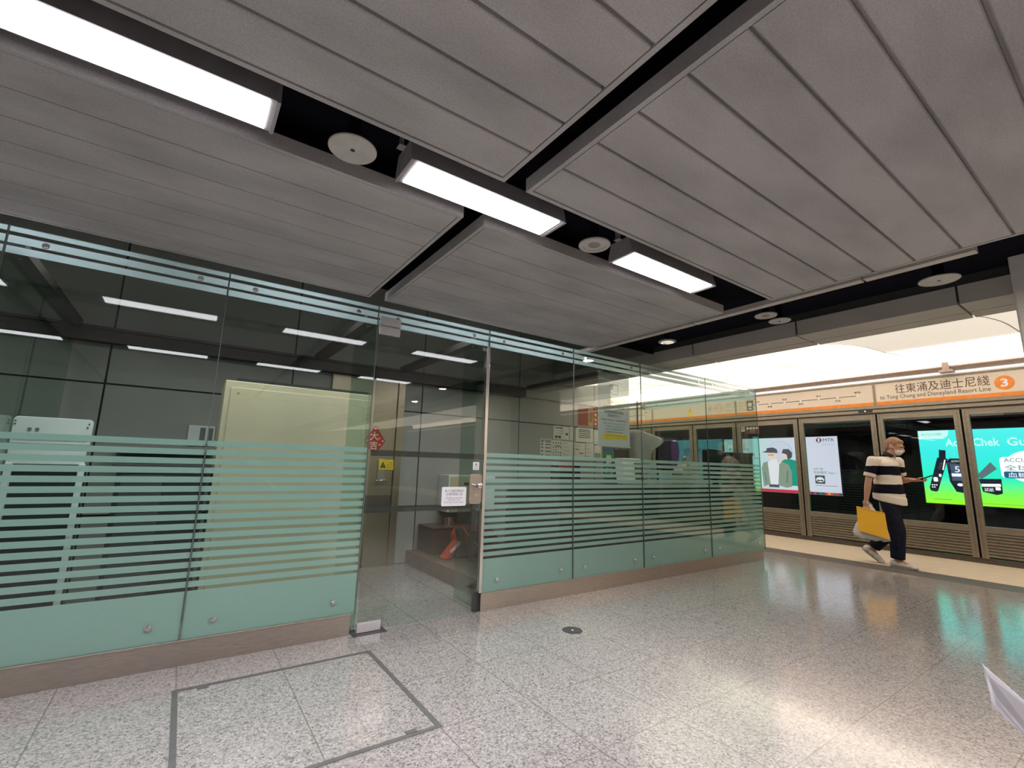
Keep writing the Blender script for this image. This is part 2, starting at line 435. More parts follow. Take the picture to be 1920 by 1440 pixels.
# bulkhead beam along the platform edge, in lengths with open joints
ys = [-15.7, -13.5, -11.2, -8.9, -6.6, -4.3, -2.0] + [0.813, 1.952, 3.063, 4.18, 5.3, 6.4, 7.6, 8.8, 10.0, 12.0]
for a, b in zip(ys[:-1], ys[1:]):
    m = MB()
    prof = [(4.65, 2.475), (4.93, 2.475), (4.93, 2.483), (4.95, 2.483), (4.95, 2.475), (5.14, 2.475), (5.14, 2.50), (5.05, 2.62), (4.65, 2.62)]
    m.prism([(x, a + 0.008, z) for x, z in prof], (0, b - a - 0.016, 0))
    struct(m.build('trim_3', M_BULK))
struct(MB().box(4.66, 5.0, -16, 12, 2.50, 2.80).build('trim_3', M_DKGREY))
# white vault over the platform edge, in segments with fine seams
vp = [(5.12, 2.478), (5.40, 2.53), (5.7, 2.577), (6.05, 2.628), (6.4, 2.665), (7.0, 2.705), (7.6, 2.755), (8.2, 2.83), (8.7, 2.93), (9.1, 3.03), (9.35, 3.09), (9.50, 3.04), (9.56, 2.95), (9.565, 2.846)]
vy = [-15.7, -13.5, -11.2, -8.9, -6.6, -4.3, -2.0, 0.79, 1.95, 3.07, 4.18, 5.3, 6.4, 7.6, 8.8, 10.0, 12.0]
for a, b in zip(vy[:-1], vy[1:]):
    m = MB()
    for lo, hi in ((0, 5), (5, 13)):
        m = MB()
        q = vp[lo:hi + 1]
        if lo: q = [(q[0][0] + 0.006, q[0][1])] + q[1:]
        n = len(q); vs = []
        for dz in (0.0, 0.02):
            for yy in (a, b): vs += [(x, yy, z + dz) for x, z in q]
        fs = [(i, i + 1, n + i + 1, n + i) for i in range(n - 1)] + [(2 * n + i, 3 * n + i, 3 * n + i + 1, 2 * n + i + 1) for i in range(n - 1)]
        fs += [(0, n, 3 * n, 2 * n), (n - 1, 3 * n - 1, 4 * n - 1, 2 * n - 1)]
        fs += [(i, 2 * n + i, 2 * n + i + 1, i + 1) for i in range(n - 1)] + [(n + i, n + i + 1, 3 * n + i + 1, 3 * n + i) for i in range(n - 1)]
        m.add(vs, fs)
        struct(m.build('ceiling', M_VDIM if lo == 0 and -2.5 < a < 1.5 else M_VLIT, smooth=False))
M_SEAM = pmat('seam_strip', (0.20, 0.18, 0.15), 0.7)
for yy in vy[1:-1]:
    m = MB(); n = len(vp) - 3; vs = [(x, yy + d, z - 0.003 - k) for k in (0, 0.002) for d in (-0.004, 0.004) for x, z in vp[:n]]
    fs = [(i, i + 1, n + i + 1, n + i) for i in range(n - 1)] + [(2 * n + i, 3 * n + i, 3 * n + i + 1, 2 * n + i + 1) for i in range(n - 1)]
    fs += [(i, 2 * n + i, 2 * n + i + 1, i + 1) for i in range(n - 1)] + [(n + i, n + i + 1, 3 * n + i + 1, 3 * n + i) for i in range(n - 1)]
    m.add(vs, fs); struct(m.build('trim_9', M_SEAM))
struct(MB().box(6.995, 7.003, -15.7, 12, 2.699, 2.702).build('trim_9', M_SEAM))
struct(MB().box(5.1, 9.7, -15.7, 12, 3.45, 3.5).build('ceiling', M_DKGREY))

# square column at the right
struct(MB().box(4.45, 5.55, -0.67, 0.505, 0, 2.75).build('column', M_COLM, bevel=0.012))

# ---------------------------------------------------------------- floor fittings
t = empty('access_cover', (0.61, 2.61, 0), 'square terrazzo floor access cover framed in dull metal, in front of the glass panels', 'floor cover')
f = MB()
for a in ((0.098, 1.124, 3.100, 3.124), (0.098, 1.124, 2.098, 2.122), (0.098, 0.122, 2.122, 3.100), (1.100, 1.124, 2.122, 3.100)):
    f.box(*a, 0.0, 0.003)
f.build('frame', M_TRAP, t)
for cx, cy in ((0.23, 3.087), (0.985, 2.135)):
    MB().box(cx - 0.025, cx + 0.025, cy - 0.012, cy + 0.012, 0, 0.004).build('lifting_key_socket', M_TRAP, t)
t = empty('floor_drain', (2.507, 2.738, 0), 'round dark drain cover set in the terrazzo floor', 'drain cover')
MB().lathe((2.507, 2.738, 0), [(0.074, 0), (0.074, 0.003), (0.066, 0.004)]).build('cover_plate', M_DKGREY, t)
MB().lathe((2.507, 2.738, 0.004), [(0.012, 0), (0.010, 0.002)]).build('screw', M_CHROME, t)

# ---------------------------------------------------------------- ceiling fittings
def light_fixture(x0, x1, yc, label):
    t = empty('ceiling_light', ((x0 + x1) / 2, yc, 2.479), label, 'ceiling light', 'strip lights in the ceiling slots')
    w0, w1 = 0.099, 0.07
    MB().prism([(x0 + .01, yc - w0, 2.484), (x0 + .01, yc + w0, 2.484), (x0 + .01, yc + w1, 2.585), (x0 + .01, yc - w1, 2.585)], (x1 - x0 - .02, 0, 0)).build('housing', M_LAMPH, t)
    MB().prism([(x0 + .03, yc - w0 + .012, 2.479), (x0 + .03, yc + w0 - .012, 2.479), (x0 + .03, yc + w0 - .012, 2.4835), (x0 + .03, yc - w0 + .012, 2.4835)], (x1 - x0 - .06, 0, 0)).build('lamp_lens', M_LENS, t)
    for xa, xb in ((x0 - .004, x0 + .01), (x1 - .01, x1 + .004)):
        MB().prism([(xa, yc - w0 - .003, 2.478), (xa, yc + w0 + .003, 2.478), (xa, yc + w1 + .003, 2.59), (xa, yc - w1 - .003, 2.59)], (xb - xa, 0, 0)).build('end_cap', M_LAMPH, t)
    ld = bpy.data.lights.new('lamp_light', 'AREA'); ld.shape = 'RECTANGLE'; ld.size = x1 - x0 - .08; ld.size_y = 0.15
    ld.energy = LAMP_W; ld.color = (0.97, 0.95, 1.0); ld.spread = math.radians(150)
    lo = bpy.data.objects.new('lamp_light', ld); COL.objects.link(lo); lo.parent = t; lo.location = (0, 0, -0.004)
    for xx in (x0 - .035,):
        b = MB().box(xx, xx + .032, yc - .02, yc + .02, 2.585, 2.59); b.box(xx + .012, xx + .018, yc - .02, yc + .02, 2.589, 2.68)
        b.build('bracket', M_LAMPH, t)
    return t
S3 = 2.945 - 2.07
L2 = light_fixture(0.655, 1.53, 1.837, 'bright strip light between the plain round disc and the speaker in the ceiling slot')
dup(L2, (-0.303, 1.837, 2.479), 'bright strip light at the upper left, nearest the viewer in the ceiling slot')
dup(L2, (2.508, 1.837, 2.479), 'bright strip light farthest right in the ceiling slot, beyond the round speaker')
for k, x in enumerate((-3.12, -1.713)):
    dup(L2, (x, 1.837, 2.479), 'strip light farther left along the ceiling slot, outside the view', 'strip lights beyond the left of the view')
for k, x in enumerate((-3.12, -1.713, -0.303, 1.093, 2.508)):
    dup(L2, (x, -0.28, 2.479), 'strip light of the ceiling slot behind the viewer, seen mirrored in the glass booth', 'strip lights of the slot behind the viewer')

for k, x in enumerate((-2.2, -0.85, 0.5, 1.82, 2.76)):  # added lamps that light the booth interior and the top stripes
    c = dup(L2, (x, 3.80, 2.625), 'added strip light above the open-topped booth, hidden behind the ceiling edge', 'added strip lights above the booth')
    for ch in c.children:
        if ch.type == 'LIGHT':
            ch.data = ch.data.copy(); ch.data.energy = BOOTH_W * (1.6 if x > 2 else 1.0); ch.data.color = (0.95, 0.97, 1.0)
def disc(x, y, r, name, label, kind):
    t = empty(name, (x, y, 2.478), label, 'ceiling speaker' if kind != 'down' else 'downlight')
    if kind == 'plain':
        MB().lathe((x, y, 2.478), [(r * .97, 0.0), (r, 0.003), (r, 0.008), (r * .9, 0.010)], n=40).build('cover_disc', M_SPK, t, smooth=False)
        MB().lathe((x, y, 2.476), [(0.008, 0), (0.010, 0.002)], n=12).build('centre_screw', M_INK, t)
    elif kind == 'ring':
        MB().lathe((x, y, 2.478), [(r * .70, 0.006), (r * .72, 0), (r * .97, 0.0), (r, 0.004), (r, 0.010), (r * .9, 0.014)], n=40).build('rim', M_SPK, t)
        MB().lathe((x, y, 2.4815), [(r * .36, 0), (r * .38, 0.003)], n=30).build('grille', pmat('speaker_grille', (0.26, 0.25, 0.23), 0.6), t)
    elif kind == 'down':
        MB().lathe((x, y, 2.478), [(r * .70, 0.012), (r * .74, 0), (r * .97, 0.0), (r, 0.004), (r, 0.012), (r * .9, 0.016)], n=40).build('rim', M_LAMPH, t)
        MB().lathe((x, y, 2.484), [(r * .66, 0), (r * .66, 0.003)], n=30).build('lamp', emat('warm_lamp', (1, 0.93, 0.72), 0.75), t)
    MB().cyl((x, y, 2.488), (x, y, 2.68), r * .3).build('mount', M_SOFT, t)
    return t
def downlight(x, y, watts, label):
    t = disc(x, y, 0.088, 'downlight', label, 'down')
    ld = bpy.data.lights.new('lamp_light', 'AREA'); ld.shape = 'DISK'; ld.size = 0.11; ld.energy = watts; ld.color = (1.0, 0.90, 0.72); ld.spread = math.radians(180)
    lo = bpy.data.objects.new('lamp_light', ld); COL.objects.link(lo); lo.parent = t; lo.location = (0, 0, 0.002)
disc(0.428, 1.838, 0.098, 'ceiling_speaker', 'plain round white disc between the first two strip lights', 'plain')
disc(1.837, 1.828, 0.093, 'ceiling_speaker', 'round white speaker with grey centre between the second and third strip lights', 'ring')
disc(3.985, 0.772, 0.108, 'ceiling_speaker', 'large plain round disc in the dark gap near the column', 'plain')
disc(3.86, 1.845, 0.085, 'ceiling_speaker', 'left disc, with a ringed centre, of the touching pair in the dark gap', 'ring')
disc(4.085, 1.840, 0.085, 'ceiling_speaker', 'right plain disc of the touching pair in the dark gap', 'plain')
downlight(3.935, 2.88, 8.0, 'small round glowing downlight in the dark gap above the glass booth')
downlight(3.60, -0.40, 22.0, 'added downlight in the dark gap beside the column, outside the view')  # this and the next are added to brighten column and floor
downlight(3.935, -2.40, 22.0, 'added downlight in the dark gap behind the column, outside the view')

# ---------------------------------------------------------------- glass booth
J = [-1.94, -0.916, 0.109, 1.117, 2.144, 3.170, 4.205, 5.484, 6.757]
G = 0.003
TOPB = [(2.362, 2.39), (2.298, 2.340), (2.240, 2.280)]
LOWB = [(1.29 - 0.0552 * k - 0.034, 1.29 - 0.0552 * k) for k in range(16)] + [(0.142, 0.407)]

def film_strips(x0, x1, bands, y=YB + 0.0135):
    m = MB()
    for a, b in bands: m.box(x0, x1, y, y + 0.0006, a, b)
    return m
def bolt(x, z, parent, label=None):
    m = MB().lathe((x, YB - 0.004, z), [(0.012, 0.004), (0.012, 0), (0.009, -0.003)][::-1], axis=(0, 1, 0), n=16)
    m.cyl((x, YB - 0.001, z), (x, YB + 0.0, z), 0.0165, 0.0165, 18)
    o = m.build('bolt', M_CHROME, parent)
    return o
def seal(x, z0, z1, parent):
    return MB().box(x - 0.0025, x + 0.0025, YB + 0.001, YB + 0.011, z0, z1).build('edge_seal', M_SEAL, parent)
M_SEAL = pmat('clear_silicone', (0.11, 0.14, 0.13), 0.35)
def front_panel(i, label, zlo=0.142, zhi=ZT):
    x0, x1 = J[i] + G, J[i + 1] - G
    g = MB().box(x0, x1, YB, YB + 0.012, zlo, zhi).build('glass_partition', M_GLASS)
    tag(g, label, 'glass panel')
    film_strips(x0 + .002, x1 - .002, TOPB).build('frosted_top_stripes', M_FILM_LIT, g)
    film_strips(x0 + .002, x1 - .002, LOWB).build('frosted_lower_stripes', M_FILM, g)
    for dx in (0.152, -0.152):
        bolt(x0 + dx if dx > 0 else x1 + dx, 2.312, g); bolt(x0 + dx if dx > 0 else x1 + dx, 0.234, g)
    seal(J[i + 1], zlo, zhi, g)
    return g
front_panel(0, 'frosted-striped glass panel at the extreme left edge, left of the white machine back')
front_panel(1, 'striped glass panel in front of the white machine back, second left of the door')
front_panel(2, 'striped glass panel in front of the cream cabinet, next left of the glass door')
front_panel(4, 'striped glass panel right of the door, beside the steel post')
front_panel(5, 'striped glass panel that the assistance notice hangs behind')
front_panel(6, 'wide striped glass panel in front of the purple bag')
front_panel(7, 'striped glass panel at the right-hand corner of the booth')

# transom over the door
g = MB().box(J[3] + G, J[4] - G, YB, YB + 0.012, 2.240, ZT).build('glass_transom', M_GLASS)
tag(g, 'narrow striped glass transom above the glass door', 'glass panel')
film_strips(J[3] + .005, J[4] - .005, TOPB).build('frosted_top_stripes', M_FILM_LIT, g)
bolt(1.272, 2.312, g); bolt(1.98, 2.312, g)
seal(J[4], 2.24, ZT, g)
MB().box(1.134, 1.300, YB - 0.006, YB + 0.02, 2.247, 2.312).build('patch_fitting', M_PATCH, g, bevel=0.002)

# the door leaf
d = tag(MB().box(1.137, 2.107, YB, YB + 0.012, 0.012, 2.232).build('glass_door', M_CLEAR), 'frameless clear glass door with steel patch fittings, in the booth front', 'door')
MB().box(1.134, 1.298, YB - 0.006, YB + 0.018, 2.170, 2.233).build('patch_fitting', M_PATCH, d, bevel=0.002)
MB().box(1.134, 1.304, YB - 0.006, YB + 0.018, 0.006, 0.068).build('patch_fitting', M_PATCH, d, bevel=0.002)
for a, b in ((1.232, 1.276), (0.818, 0.858)):
    MB().box(1.140, 2.104, YB + 0.013, YB + 0.0135, a, b).build('grey_band', M_BAND, d)
lk = MB().prism([(x, YB - 0.014, z) for x, z in rrect(1.985, 2.104, 0.862, 1.108, 0.028)], (0, 0.014, 0)).build('lock_plate', M_STEEL, d, bevel=0.002)
MB().lathe((2.062, YB - 0.014, 1.012), [(0.020, 0), (0.020, -0.018), (0.014, -0.03), (0.018, -0.034), (0.024, -0.045), (0.020, -0.054)][::-1], axis=(0, 1, 0), n=20).build('door_knob', M_CHROME, lk, smooth=True)
MB().cap((2.055, YB - 0.03, 1.016), (2.000, YB - 0.03, 1.022), 0.009, 0.007).build('lever', M_CHROME, lk, smooth=True)
MB().lathe((2.050, YB - 0.014, 0.935), [(0.010, 0), (0.010, -0.006)][::-1], axis=(0, 1, 0), n=14).build('keyhole', M_CHROME, lk)
MB().box(1.10, 1.34, YB - 0.05, YB + 0.09, 0, 0.004).build('floor_spring_plate', M_DKGREY, None, 0.001)
tag(bpy.data.objects['floor_spring_plate'], 'dark metal floor plate under the pivot corner of the glass door', 'floor plate')

s = tag(MB().prism([(x, YB - 0.0045, z) for x, z in rrect(1.737, 1.962, 0.850, 1.002, 0.012)], (0, 0.004, 0)).build('staff_notice', M_PAPERW), 'white staff notice stuck on the glass door, left of the lock plate', 'sign')
for i, (l, ww, zz) in enumerate((('員工凡經此閘進出', 0.172, 0.971), ('必須佩帶員工證', 0.150, 0.944))):
    text(l, M_INKG, s, (1.85, YB - 0.005, zz), ww, 0.021, FRONT)
for l, ww, zz in (('All staff must wear their', 0.150, 0.915), ('staff identity cards', 0.115, 0.897), ('when using this service gate', 0.178, 0.879)):
    text(l, M_INKG, s, (1.85, YB - 0.005, zz), ww, 0.0135, FRONT)
s = tag(MB().box(2.018, 2.078, YB - 0.003, YB, 1.142, 1.208).build('push_sign', M_PAPERW), 'small white push sign on the glass door above the lock plate', 'sign')
text('推', M_INK, s, (2.048, YB - 0.0035, 1.184), 0.026, 0.028, FRONT)
text('PUSH', M_INK, s, (2.048, YB - 0.0035, 1.156), 0.038, 0.010, FRONT)

# steel jamb post at the lock side
p = tag(MB().box(2.112, 2.142, YB - 0.016, YB + 0.02, 0.150, 2.236).build('jamb_post', M_CHROME, bevel=0.002), 'slim polished steel jamb post on the lock side of the glass door', 'post')
MB().box(2.085, 2.112, YB + 0.013, YB + 0.03, 2.195, 2.222).build('stop_bracket', M_CHROME, p)
MB().box(2.085, 2.144, YB + 0.016, YB + 0.05, 0, 0.150).build('base_block', M_DARK, p)

# stainless plinth under the glass
for a, b in ((-2.9, 1.085), (2.146, 6.70)):
    m = MB().box(a, b, YB + 0.006, YB + 0.10, 0, 0.138)
    m.box(a, b, YB - 0.002, YB + 0.03, 0.134, 0.1415)
    struct(m.build('baseboard_front', M_STEEL, bevel=0.001))
struct(MB().box(6.62, 6.70, YB + 0.10, YW, 0, 0.138).build('baseboard_side', M_STEEL))

# end return pane, back pane and glass fins
g = tag(MB().box(6.745, 6.757, YB + 0.014, YW - 0.02, 0.142, ZT).build('glass_partition', M_GLASS), 'glass return panel at the end of the booth facing the platform doors', 'glass panel')
m = MB()
for a, b in TOPB + LOWB: m.box(6.7436, 6.7442, YB + 0.02, YW - 0.03, a, b)
m.build('frosted_stripes', M_FILM, g)
for yy in (3.62, 5.2):
    for zz in (2.312, 0.234): MB().cyl((6.759, yy, zz), (6.743, yy, zz), 0.0165, n=16).build('bolt', M_CHROME, g)
g = tag(MB().box(5.90, 6.74, YW - 0.012, YW, 0.0, ZT).build('glass_partition', M_GLASS), 'clear glass panel closing the back of the booth past the end of the wall', 'glass panel')
MB().box(6.55, 6.575, YW - 0.03, YW - 0.012, 0, ZT).build('edge_post', M_DKGREY, g)
c = tag(MB().lathe((6.72, YW - 0.05, 2.64 - 0.33), [(0.062, 0), (0.066, 0.006), (0.066, 0.016)][::-1], axis=(0, 1, 0), n=28).build('glass_clamp', M_STEELD), 'round steel clamp on the far back corner of the booth glass', 'clamp')
fins = (('dark green glass fin standing behind the joint left of the white machine back', J[1], 5.44),
        ('dark green glass fin standing behind the hinge side of the glass door', J[3] + 0.012, 4.09),
        ('dark green glass fin standing behind the lock side of the glass door', J[4] + 0.012, 3.93))
for lab, x, ye in fins:
    tag(MB().box(x - 0.006, x + 0.006, YB + 0.05, ye, 0.0 if ye < 5 else 0.0, 2.285).build('glass_fin', M_FIN), lab, 'glass fin')

# dark framing inside the booth
struct(MB().box(-7, 4.0, YW - 0.12, YW, 2.18, 2.29).build('trim_4', M_BEAM))
struct(MB().box(4.0, 5.86, YW - 0.05, YW, 2.19, 2.27).build('trim_4', M_WALL))
struct(MB().box(-7, 4.0, YW - 0.15, YW - 0.12, 2.285, 2.31).build('trim_4', M_BEAM))
for x in (J[1], J[3], J[4] - 0.03, 4.06):
    b = tag(MB().box(x - 0.055, x + 0.055, YB + 0.10, YW - 0.121, 2.288, 2.345).build('cross_beam', M_BEAM), 'dark steel cross beam', 'beam')
    b['label'] = {J[1]: 'dark cross beam inside the booth, farthest left', J[3]: 'dark cross beam inside the booth, above the hinge side of the door',
                  J[4] - 0.03: 'dark cross beam inside the booth, above the lock side of the door', 4.06: 'dark cross beam inside the booth, left of the assistance notice'}[x]
    MB().lathe((x, YB + 0.25, 2.285), [(0.012, 0), (0.012, 0.004)], n=12).build('bolt', M_CHROME, b)

# ---------------------------------------------------------------- platform screen doors
PY = [-0.35, 0.62, 1.79, 2.83, 4.05, 5.26, 6.28, 7.42, 8.55, 9.70, 10.9]
PSD_LAB = ['screen-door bay hidden behind the square column', 'screen-door bay at the right edge, before the right part of the green advertisement',
           'screen-door bay before the left part of the green advertisement, right of the walking man',
           'screen-door bay directly behind the walking man, before the MTR logo half of the pale advertisement',
           'screen-door bay just right of the booth corner, before the two printed figures',
           'screen-door bay with the exit-number sticker, seen through the booth end', 'screen-door bay seen behind the black boxes in the booth',
           'screen-door bay seen behind the purple bag', 'screen-door bay seen behind the assistance notice', 'farthest screen-door bay, behind the booth wall end']
def bay(y0, y1, label, wide_lo):
    t = empty('platform_screen_door', (XP, (y0 + y1) / 2, 0), label, 'platform screen door', 'bays of the platform screen doors')
    g = 0.012; a, b = y0 + g, y1 - g; s = 0.075
    f = MB()
    f.box(XP, XP + .06, a, a + s, 0.075, 2.19); f.box(XP, XP + .06, b - s, b, 0.075, 2.19)
    f.box(XP, XP + .06, a + s, b - s, 2.105, 2.19); f.box(XP, XP + .06, a + s, b - s, 0.425, 0.515)
    for yy in (a + 0.028, b - 0.032): f.box(XP - 0.006, XP, yy, yy + 0.004, 0.08, 2.185)
    f.build('frame', M_PSD, t, bevel=0.004)
    MB().box(XP + .028, XP + .036, a + s, b - s, 0.515, 2.105).build('glass_pane', M_PSDG, t)
    l = MB(); n = 8; z0, z1 = 0.095, 0.425; p = (z1 - z0) / n
    l.box(XP + .02, XP + .05, a + s, b - s, z0, z1)
    for k in range(n): l.prism([(XP + .02, a + s, z0 + p * k + .003), (XP + .002, a + s, z0 + p * k + .010), (XP + .002, a + s, z0 + p * (k + 1) - .010), (XP + .02, a + s, z0 + p * (k + 1) - .003)], (0, b - a - 2 * s, 0))
    l.build('louvre_panel', M_PSD, t)
    MB().box(XP + .03, XP + .08, y0 + .0005, y1 - .0005, 0, 0.075).build('kick_recess', M_PSDD, t)
    for q in (y0, y1 - g): MB().box(XP + .03, XP + .05, q + .0005, q + g - .0005, 0.08, 2.19).build('shadow_gap', M_BLACK, t)
    return t
bays = [bay(a, b, l, False) for a, b, l in zip(PY[:-1], PY[1:], PSD_LAB)]
# stickers on the bay seen through the booth end
bt = bays[4]
st = tag(MB().box(XP + .020, XP + .022, 5.085, 5.170, 2.0, 2.10).build('exit_sticker', M_SIGN), 'white 6-8 sticker at the top of the screen door, seen through the booth end', 'sticker')
text('6-8', M_INK, st, (XP + .0195, 5.135, 2.058), 0.07, 0.06, SIDE)
st = tag(MB().box(XP + .020, XP + .022, 4.79, 5.06, 1.945, 2.10).build('pictogram_sticker', pmat('maroon_print', (0.16, 0.03, 0.025), 0.5)), 'maroon sticker with a row of four round pictograms, seen through the booth end', 'sticker')
for k in range(4):
    MB().prism(spoly(circ(4.83 + 0.064 * k, 2.062, 0.028, 18), XP + .019), (0.001, 0, 0)).build('pictogram', M_PAPER, st)
text('請勿靠門', M_SIGN, st, (XP + .0195, 4.925, 2.005), 0.10, 0.03, SIDE)
text('Keep clear', M_SIGN, st, (XP + .0195, 4.925, 1.972), 0.10, 0.014, SIDE)

# rails between doors and sign band, cornice, cove lamps
struct(MB().box(XP - .02, XP + .16, -16, 12, 2.285, 2.335).build('trim_5', M_PSD))
struct(MB().box(XP + .0, XP + .16, -16, 12, 2.262, 2.285).build('trim_5', M_PSDD))
struct(MB().box(XP - .035, XP + .16, -16, 12, 2.215, 2.262).build('trim_5', M_PSD))
struct(MB().box(XP + .0, XP + .16, -16, 12, 2.19, 2.215).build('trim_5', M_PSDD))
struct(MB().box(XP + .03, XP + .16, -16, 12, 2.335, 2.72).build('trim_6', M_PSDD))
struct(MB().box(XP - .005, XP + .16, -16, 12, 2.700, 2.722).build('trim_6', M_PSD))
struct(MB().box(XP - .03, XP + .16, -16, 12, 2.722, 2.738).build('trim_6', M_VAULT))
m = MB(); m.prism([(XP - .02, -16, 2.775), (XP - .10, -16, 2.795), (XP - .13, -16, 2.83), (XP - .12, -16, 2.85), (XP - .10, -16, 2.85), (XP - .09, -16, 2.80), (XP + .16, -16, 2.80), (XP + .16, -16, 2.775)], (0, 28, 0))
struct(m.build('trim_7', M_CORN))
struct(MB().box(XP - .02, XP + .16, -16, 12, 2.738, 2.775).build('trim_7', emat('slot_light', (1.0, 0.93, 0.86), 1.15)))
ends = [-15.6, -13.0, -10.4, -7.8, -5.2, -2.6, 0.0, 2.0, 4.4, 6.8, 9.2, 11.6]
for k, (a, b) in enumerate(zip(ends[:-1], ends[1:])):
    tb = MB().cyl((XP - .03, a + .02, 2.826), (XP - .03, b - .02, 2.826), 0.018, n=10).build('cove_tube', M_TUBE)
    tag(tb, 'fluorescent tube lying hidden on the cornice above the platform doors', 'lamp', 'cove tubes on the cornice')
br = tag(MB().box(XP - .15, XP - .10, 1.82, 1.90, 2.78, 2.90).build('cornice_bracket', M_CORN, bevel=0.006), 'small metal bracket clipped on the cornice above the numbered line sign', 'bracket')
MB().box(XP - .16, XP - .02, 1.78, 1.94, 2.745, 2.785).build('clip', M_CORN, br, bevel=0.004)
dc = tag(MB().box(XP - .045, XP - .03, 2.86, 3.06, 2.225, 2.27).build('door_closer', M_DARK, bevel=0.006), 'small dark closer under the sign band, above the walking man', 'door closer')
MB().lathe((XP - .047, 2.96, 2.248), [(0.012, 0), (0.012, 0.004)], axis=(1, 0, 0), n=12).build('screw', M_CHROME, dc)

def band(y0, y1, label):
    t = empty('line_sign', (XP, (y0 + y1) / 2, 2.34), label, 'sign')
    MB().box(XP, XP + .03, y0, y1, 2.395, 2.695).build('sign_face', M_SIGN, t)
    MB().box(XP - .002, XP + .03, y0, y1, 2.338, 2.395).build('orange_band', M_ORG, t)
    MB().box(XP - .004, XP + .03, y0 - .018, y0, 2.338, 2.70).build('edge_frame', M_PSD, t)
    MB().box(XP - .004, XP + .03, y1, y1 + .018, 2.338, 2.70).build('edge_frame', M_PSD, t)
    return t
XS = XP - 0.0015
t = band(1.08, 2.80, 'cream direction sign with the orange number 3 disc above the platform doors')
text('往東涌及迪士尼綫', M_INKB, t, (XS, 1.985, 2.585), 1.10, 0.150, SIDE)
text('to Tung Chung and Disneyland Resort Line', M_INKB, t, (XS, 2.09, 2.452), 1.31, 0.085, SIDE)
o = MB().prism(spoly(circ(1.292, 2.53, 0.102), XS), (0.001, 0, 0)).build('number_disc', M_ORG, t)
text('3', M_PAPERW, o, (XS - .002, 1.292, 2.53), 0.075, 0.118, SIDE, bold=0.03)
t = band(2.84, 5.22, 'cream route-map sign with a row of station dots, above the platform doors')
def routemap(t, yl, yr, stations, sub):
    MB().box(XS, XS + .001, yr, yl, 2.521, 2.531).build('route_line', M_INKB, t)
    n = len(stations)
    for k, (nm, ys_) in enumerate(stations):
        up = k % 2 == (0 if n > 3 else 1)
        MB().prism(spoly(circ(ys_, 2.526, 0.016, 14), XS - .001), (0.001, 0, 0)).build('station_dot', M_PAPERW, t)
        text(nm, M_INKB, t, (XS, ys_, 2.585 if k % 2 == 0 else 2.468), 0.085, 0.036, SIDE)
routemap(t, 5.0, 3.05, [('九龍', 4.78), ('奧運', 4.54), ('南昌', 4.26), ('荔景', 3.97), ('青衣', 3.66), ('欣澳', 3.36), ('東涌', 3.06)], None)
text('Tung Chung', M_INKB, t, (XS, 3.06, 2.585), 0.12, 0.018, SIDE)
o = MB().box(XS - .001, XS, 4.87, 5.0, 2.42, 2.63).build('pictogram_plate', pmat('dark_brown_plate', (0.09, 0.06, 0.045), 0.5), t)
MB().prism(spoly(circ(4.935, 2.545, 0.045, 20), XS - .003), (0.001, 0, 0)).build('pictogram', M_PAPER, o)
MB().box(XS - .003, XS - .002, 4.90, 4.97, 2.445, 2.475).build('pictogram', M_PAPER, o)
t = band(5.26, 7.36, 'cream sign with a warning triangle and arrow, seen through the booth end')
o = MB().prism([(XS, 6.40, 2.47), (XS, 6.24, 2.47), (XS, 6.32, 2.61)], (0.001, 0, 0)).build('warning_triangle', M_YEL, t)
text('!', M_INK, o, (XS - .001, 6.32, 2.52), 0.018, 0.07, SIDE)
MB().box(XS, XS + .001, 6.24, 6.40, 2.425, 2.455).build('warning_caption', M_YEL, t)
ar = MB().prism([(XS, 5.86, 2.535), (XS, 5.78, 2.60), (XS, 5.765, 2.585), (XS, 5.82, 2.54), (XS, 5.62, 2.54), (XS, 5.62, 2.53), (XS, 5.82, 2.53), (XS, 5.765, 2.485), (XS, 5.78, 2.47)], (0.001, 0, 0))
ar.build('arrow', pmat('faint_ink', (0.45, 0.40, 0.33), 0.6), t)
t = band(7.40, 9.60, 'far cream route-map sign, seen behind the assistance notice')
routemap(t, 9.3, 7.6, [('香港', 9.1), ('九龍', 8.4), ('奧運', 7.6)], None)
t = band(-0.9, 1.04, 'cream sign band hidden behind the square column')
# closed run of screen wall farther along, only mirrored in the glass
struct(MB().box(XP, XP + .1, -16, -0.95, 0, 2.72).build('wall_screen', M_PSD))

# ---------------------------------------------------------------- advertisements on the far track wall
XA = 13.0
def adm(name, c, k=1.0): return emat('ad_' + name, s2l(c), k)
def ad_grad(name, stops, z0, z1, k):
    m = bpy.data.materials.new('ad_' + name); m.use_nodes = True; nt = m.node_tree; nt.nodes.clear(); N = nt.nodes.new; L = nt.links.new
    o = N('ShaderNodeOutputMaterial'); e = N('ShaderNodeEmission'); tc = N('ShaderNodeTexCoord'); sx = N('ShaderNodeSeparateXYZ')
    mr = N('ShaderNodeMapRange'); mr.inputs['From Min'].default_value = z0; mr.inputs['From Max'].default_value = z1
    r = N('ShaderNodeValToRGB'); el = r.color_ramp.elements
    el[0].position = stops[0][0]; el[0].color = s2l(stops[0][1]) + (1,); el[1].position = stops[-1][0]; el[1].color = s2l(stops[-1][1]) + (1,)
    for p, c in stops[1:-1]:
        q = el.new(p); q.color = s2l(c) + (1,)
    L(tc.outputs['Object'], sx.inputs[0]); L(sx.outputs[2 if name != 'pale' else 1], mr.inputs[0]); L(mr.outputs[0], r.inputs[0]); L(r.outputs[0], e.inputs[0]); e.inputs[1].default_value = k
    L(e.outputs[0], o.inputs[0])
    return m
